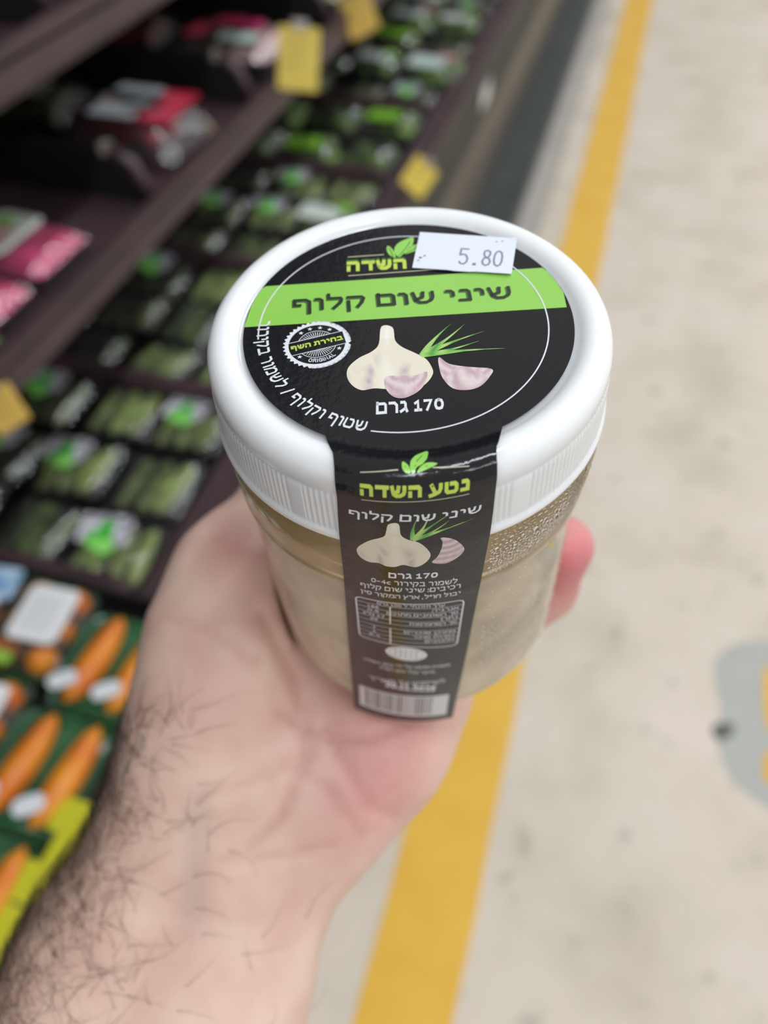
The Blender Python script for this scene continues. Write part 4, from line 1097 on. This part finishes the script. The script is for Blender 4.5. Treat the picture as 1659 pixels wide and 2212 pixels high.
# hollow of the palm
chain([(490, 1800, 224, 20), (600, 1620, 230, 20), (690, 1440, 238, 18)], 14)
chain([(600, 1620, 230, 20), (760, 1500, 236, 18), (800, 1400, 244, 15)], 14)
# fingers: index, middle, ring, little
FING = [[(660, 1330, 252, 12.5), (700, 1130, 272, 10.0), (770, 960, 272, 9.0), (850, 860, 262, 8.0)],
        [(770, 1350, 252, 12), (880, 1120, 274, 10.2), (985, 960, 266, 9.2), (1020, 860, 252, 8.2)],
        [(860, 1400, 246, 11.5), (1020, 1190, 262, 9.8), (1110, 1070, 252, 8.8), (1128, 985, 238, 8.0)],
        [(890, 1470, 233, 11.0), (1060, 1370, 244, 9.6), (1175, 1268, 232, 9.0), (1216, 1180, 215, 8.6)]]
for fg in FING: chain(fg, 5.0)
P0 = np.array([c[0] for c in CH]); P1 = np.array([c[1] for c in CH])
JCc = np.array([(JC - CAM).dot(cR), (JC - CAM).dot(cU), -(JC - CAM).dot(cF)]) * 1000
JAc = np.array([Ja.dot(cR), Ja.dot(cU), -Ja.dot(cF)])
# skin folds: lines on the palm along which the surface dips (pixel, depth near the surface)
FOLDS = [([(960, 1500), (900, 1560), (800, 1600), (690, 1590), (600, 1540)], .5, 1.5), ([(560, 1330), (640, 1480), (660, 1620), (610, 1760), (540, 1830)], .6, 2.2),
         ([(700, 1580), (760, 1680), (800, 1740), (850, 1760)], .45, 1.8), ([(480, 1860), (600, 1850), (720, 1820)], .4, 1.4), ([(430, 1720), (540, 1690), (660, 1640)], .3, 1.6),
         ([(350, 1330), (450, 1360), (560, 1430)], .3, 1.6), ([(600, 1640), (700, 1700), (780, 1800)], .35, 1.6)]
def sdf(X, fine=False):
    d = np.full(len(X), 1e3)
    for p, q, r0, r1, k in CH:
        v = q - p; L2 = v @ v; w = X - p; t = np.clip(w @ v / L2, 0, 1)
        e = np.linalg.norm(w - t[:, None] * v, axis=1) - (r0 + (r1 - r0) * t)
        h = np.clip(.5 + .5 * (d - e) / k, 0, 1)
        d = d * (1 - h) + e * h - k * h * (1 - h)
    if fine:
        px = CX - F_PX * X[:, 0] / X[:, 2]; py = CY + F_PX * X[:, 1] / X[:, 2]
        for L, amp, wd in FOLDS:
            m = np.full(len(X), 1e9)
            for a, b in zip(L, L[1:]):
                a = np.array(a, float); b = np.array(b, float); v = b - a; t = np.clip(((px - a[0]) * v[0] + (py - a[1]) * v[1]) / (v @ v), 0, 1)
                m = np.minimum(m, np.hypot(px - a[0] - t * v[0], py - a[1] - t * v[1]))
            m = m * 215 / F_PX
            front = np.clip((X[:, 2] + 232) / 12, 0, 1)
            d += 1.5 * amp * np.exp(-(m / wd) ** 2) * front
    # the jar presses into the flesh
    w = X - JCc; z = w @ JAc; rr = np.linalg.norm(w - z[:, None] * JAc, axis=1)
    jd = np.maximum(rr - 38.35, np.maximum(-z - 95.7, z))
    h = np.clip(.5 - .5 * (d + jd) / .8, 0, 1)
    return d * (1 - h) - jd * h + .8 * h * (1 - h)
def mesh_sdf(lo, hi, st):
    nx, ny, nz = [int((h - l) / st) + 1 for l, h in zip(lo, hi)]
    xs, ys, zs = [l + st * np.arange(n) for l, n in zip(lo, (nx, ny, nz))]
    V = np.empty((nx, ny, nz), np.float32)
    YZ = np.stack(np.meshgrid(ys, zs, indexing='ij'), -1).reshape(-1, 2)
    for i0 in range(0, nx, 12):
        i1 = min(nx, i0 + 12)
        X = np.concatenate([np.concatenate([np.full((len(YZ), 1), xs[i]), YZ], 1) for i in range(i0, i1)])
        V[i0:i1] = sdf(X).reshape(i1 - i0, ny, nz)
    S = V < 0
    acc = np.zeros((nx - 1, ny - 1, nz - 1, 3)); cnt = np.zeros((nx - 1, ny - 1, nz - 1))
    def edge(ax):
        a = [slice(None)] * 3; b = [slice(None)] * 3; a[ax] = slice(0, -1); b[ax] = slice(1, None)
        return V[tuple(a)], V[tuple(b)], S[tuple(a)] != S[tuple(b)]
    quads = []
    for ax in range(3):
        A, B, X = edge(ax); t = np.where(X, A / (A - B + 1e-12), 0)
        I = np.argwhere(X)
        tt = t[X]
        P = I.astype(float); P[:, ax] += tt
        o1, o2 = [q for q in range(3) if q != ax]
        for d1 in (0, -1):
            for d2 in (0, -1):
                J_ = I.copy(); J_[:, o1] += d1; J_[:, o2] += d2
                ok = (J_ >= 0).all(1) & (J_[:, 0] < nx - 1) & (J_[:, 1] < ny - 1) & (J_[:, 2] < nz - 1)
                np.add.at(acc, tuple(J_[ok].T), P[ok]); np.add.at(cnt, tuple(J_[ok].T), 1)
        quads.append((ax, I, S[tuple([slice(0, -1) if q == ax else slice(None) for q in range(3)])][X]))
    ids = -np.ones(cnt.shape, int); M_ = cnt > 0; ids[M_] = np.arange(M_.sum())
    vs = acc[M_] / cnt[M_][:, None] * st + np.array(lo)
    F_ = []
    for ax, I, ins in quads:
        o1, o2 = [(1, 2), (2, 0), (0, 1)][ax]
        def at(d1, d2):
            J_ = I.copy(); J_[:, o1] += d1; J_[:, o2] += d2; return J_
        C4 = [at(-1, -1), at(0, -1), at(0, 0), at(-1, 0)]
        ok = np.all([(c >= 0).all(1) & (c[:, 0] < nx - 1) & (c[:, 1] < ny - 1) & (c[:, 2] < nz - 1) for c in C4], 0)
        q = np.stack([ids[tuple(c[ok].T)] for c in C4], 1); q[~ins[ok]] = q[~ins[ok]][:, ::-1]; F_.append(q)
    return vs, np.concatenate(F_)
allp = np.concatenate([P0, P1]); vs, fs = mesh_sdf((-175, -320, -290), (88, 45, -138), 1.7)
for _ in range(3):
    e = .4; g = np.stack([sdf(vs + np.eye(3)[k] * e, True) - sdf(vs - np.eye(3)[k] * e, True) for k in range(3)], 1) / (2 * e)
    gn = np.linalg.norm(g, axis=1)[:, None] + 1e-6; d = sdf(vs, True); vs = vs - g / gn ** 2 * np.clip(d, -1, 1)[:, None] * .8
Rm = np.array([[cR.x, cU.x, -cF.x], [cR.y, cU.y, -cF.y], [cR.z, cU.z, -cF.z]])
def c2w(p): return (np.asarray(p) / 1000) @ Rm.T + np.array([0, 0, CAM_H])
me = bpy.data.meshes.new('person')
wv = c2w(vs); org = wv.mean(0)
me.from_pydata((wv - org).tolist(), [], fs.tolist()); me.update()
me.polygons.foreach_set('use_smooth', [True] * len(me.polygons))
person = bpy.data.objects.new('person', me); COL.objects.link(person); person.location = org
tag(person, 'bare left hand and hairy forearm, palm up, holding the garlic jar', 'person')
# skin colour: regional redness as a vertex colour
px = CX - F_PX * vs[:, 0] / vs[:, 2]; py = CY + F_PX * vs[:, 1] / vs[:, 2]
def blob2(x, y, s, a): return a * np.exp(-((px - x) ** 2 + (py - y) ** 2) / (2 * s * s))
red = blob2(500, 1180, 60, .55) + blob2(560, 1290, 60, .3) + blob2(820, 1640, 110, .5) + blob2(700, 1560, 120, .25) + blob2(880, 1560, 60, .3) + blob2(420, 1500, 60, .15) + blob2(800, 1740, 60, .35)
red += blob2(1230, 1200, 95, 1.5) + blob2(850, 850, 50, .9) + blob2(1020, 850, 50, .9) + blob2(1130, 975, 45, .9) + blob2(700, 890, 50, .9)
tan = blob2(300, 1900, 260, .35) + blob2(120, 2150, 250, .35) + blob2(700, 1900, 90, .35) + blob2(360, 1420, 60, .3)
vein_ = .5 * np.exp(-((px - (430 - (py - 1700) * .05)) ** 2) / (2 * 22 ** 2)) * np.clip((py - 1650) / 100, 0, 1) * np.clip((2050 - py) / 100, 0, 1)
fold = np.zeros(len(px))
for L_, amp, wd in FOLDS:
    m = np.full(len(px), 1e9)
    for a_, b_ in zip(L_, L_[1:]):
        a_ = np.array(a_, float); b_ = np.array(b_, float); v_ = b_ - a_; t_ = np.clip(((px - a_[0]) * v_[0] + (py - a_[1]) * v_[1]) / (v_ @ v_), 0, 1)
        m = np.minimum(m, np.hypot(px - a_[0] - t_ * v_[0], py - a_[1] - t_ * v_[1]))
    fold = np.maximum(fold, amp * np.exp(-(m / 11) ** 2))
basec = np.array(srgb(226, 198, 184)[:3]); redc = np.array(srgb(208, 148, 146)[:3]); tanc = np.array(srgb(208, 174, 156)[:3]); veinc = np.array(srgb(182, 170, 160)[:3])
hot = np.array(srgb(206, 122, 130)[:3])
k1 = np.clip(red, 0, 1)[:, None]; k2 = np.clip(tan, 0, 1)[:, None]; k3 = np.clip(vein_, 0, 1)[:, None]; k4 = np.clip(red - .9, 0, .7)[:, None] / .7
c = basec * (1 - k2) + tanc * k2; c = c * (1 - k3) + veinc * k3; c = c * (1 - k1) + redc * k1; c = c * (1 - k4) + hot * k4
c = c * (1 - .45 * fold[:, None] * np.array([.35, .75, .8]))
ca = me.color_attributes.new('tint', 'FLOAT_COLOR', 'POINT'); ca.data.foreach_set('color', np.concatenate([c, np.ones((len(c), 1))], 1).astype(np.float32).ravel())
M_skin = mat('skin', (1, 1, 1, 1), .46, sss=.35, spec=.4, bump=.18, bump_scale=260)
nt = M_skin.node_tree; N = nt.nodes.new; L = nt.links.new; p = nt.nodes['Principled BSDF']
p.inputs['Subsurface Scale'].default_value = .006
at_ = N('ShaderNodeAttribute'); at_.attribute_name = 'tint'
tc = N('ShaderNodeTexCoord'); n1 = N('ShaderNodeTexNoise'); n1.inputs['Scale'].default_value = 60; n1.inputs['Detail'].default_value = 4; L(tc.outputs['Object'], n1.inputs['Vector'])
r1 = N('ShaderNodeValToRGB'); r1.color_ramp.elements[0].position = .34; r1.color_ramp.elements[0].color = (.90, .80, .78, 1); r1.color_ramp.elements[1].position = .66; r1.color_ramp.elements[1].color = (1.04, 1.03, 1.0, 1)
L(n1.outputs['Fac'], r1.inputs['Fac'])
mx = N('ShaderNodeMixRGB'); mx.blend_type = 'MULTIPLY'; mx.inputs[0].default_value = .9; L(at_.outputs['Color'], mx.inputs[1]); L(r1.outputs['Color'], mx.inputs[2]); L(mx.outputs[0], p.inputs['Base Color'])
me.materials.append(M_skin)
# hair on the forearm
g = np.stack([sdf(vs + np.eye(3)[k] * .5) - sdf(vs - np.eye(3)[k] * .5) for k in range(3)], 1); nrm = g / (np.linalg.norm(g, axis=1)[:, None] + 1e-9)
# left edge of the forearm in the picture
le = np.interp(py, [1450, 1600, 1690, 1810, 1930, 2030, 2212, 2400], [330, 300, 250, 150, 80, 0, -110, -230])
wgt = np.exp(-np.clip(px - le, 0, 1e9) / (36 + np.clip(py - 1600, 0, 700) * .12)) * np.clip((py - 1520) / 250, 0, 1) * (nrm[:, 2] > -.35)
wgt = wgt ** .8 + .0; wgt[py < 1530] = 0; wgt[py > 2500] = 0
rng = np.random.default_rng(7); pick = rng.choice(len(vs), 2600, p=wgt / wgt.sum())
axis = hp(80, 2480, 204) - hp(405, 1765, 224); axis /= np.linalg.norm(axis)
hb = MB()
for i in pick:
    p0 = vs[i] + rng.normal(0, .5, 3); n_ = nrm[i]
    side = np.cross(n_, axis); side /= np.linalg.norm(side) + 1e-9
    d = -axis * rng.uniform(.1, 1.0) + side * rng.normal(0, .75) ; d /= np.linalg.norm(d)
    Lh = rng.uniform(5, 15); k = rng.normal(0, .13); pts = [p0 - n_ * .4]; cur = p0.copy(); m = 7
    for j in range(m):
        t = (j + 1) / m; cur = cur + (d + n_ * (.55 - 1.0 * t)) * Lh / m
        dd = sdf(cur[None])[0]
        if dd < .15: cur = cur + n_ * (.25 - dd)
        d = d + np.cross(n_, d) * k; d /= np.linalg.norm(d); pts.append(cur.copy())
    hb.tube([c2w(q) - org for q in pts], [(.000072 * (1 - .75 * j / m)) for j in range(m + 1)], 3)
hair = hb.build('arm_hair', mat('dark_arm_hair', srgb(66, 48, 42), .45), person, smooth=True)
tag(hair, 'dark curly forearm hair', kind='stuff')
# nails on the far side of the fingertips
M_nail = mat('fingernail', srgb(222, 178, 170), .22, coat=.3)
ctr = JCc - JAc * 60
for fg in FING:
    tip = hp(*fg[-1][:3]); prev = hp(*fg[-2][:3]); r = fg[-1][3]; ax_ = (tip - prev) / np.linalg.norm(tip - prev)
    out = tip - ctr + np.array([0, 0, -60.0]) if fg is not FING[3] else np.array([-.25, 0, -1.0]); out -= JAc * (out @ JAc); out -= ax_ * (out @ ax_); out /= np.linalg.norm(out); sd = np.cross(ax_, out)
    rows = []
    for i in range(7):
        t = i / 6; row = []
        for j in range(7):
            a = (j / 6 - .5) * 1.5; w = 1 if t < .7 else (1 - ((t - .7) / .3) ** 2 * .35)
            q = tip + ax_ * (-2.5 + 9.0 * t) + (out * math.cos(a * w) + sd * math.sin(a * w)) * (r + .35 - .9 * max(0, t - .45)); row.append(c2w(q) - org)
        rows.append(row)
    b = MB(); b.grid(rows); b.build('fingernail', M_nail, person, smooth=True)
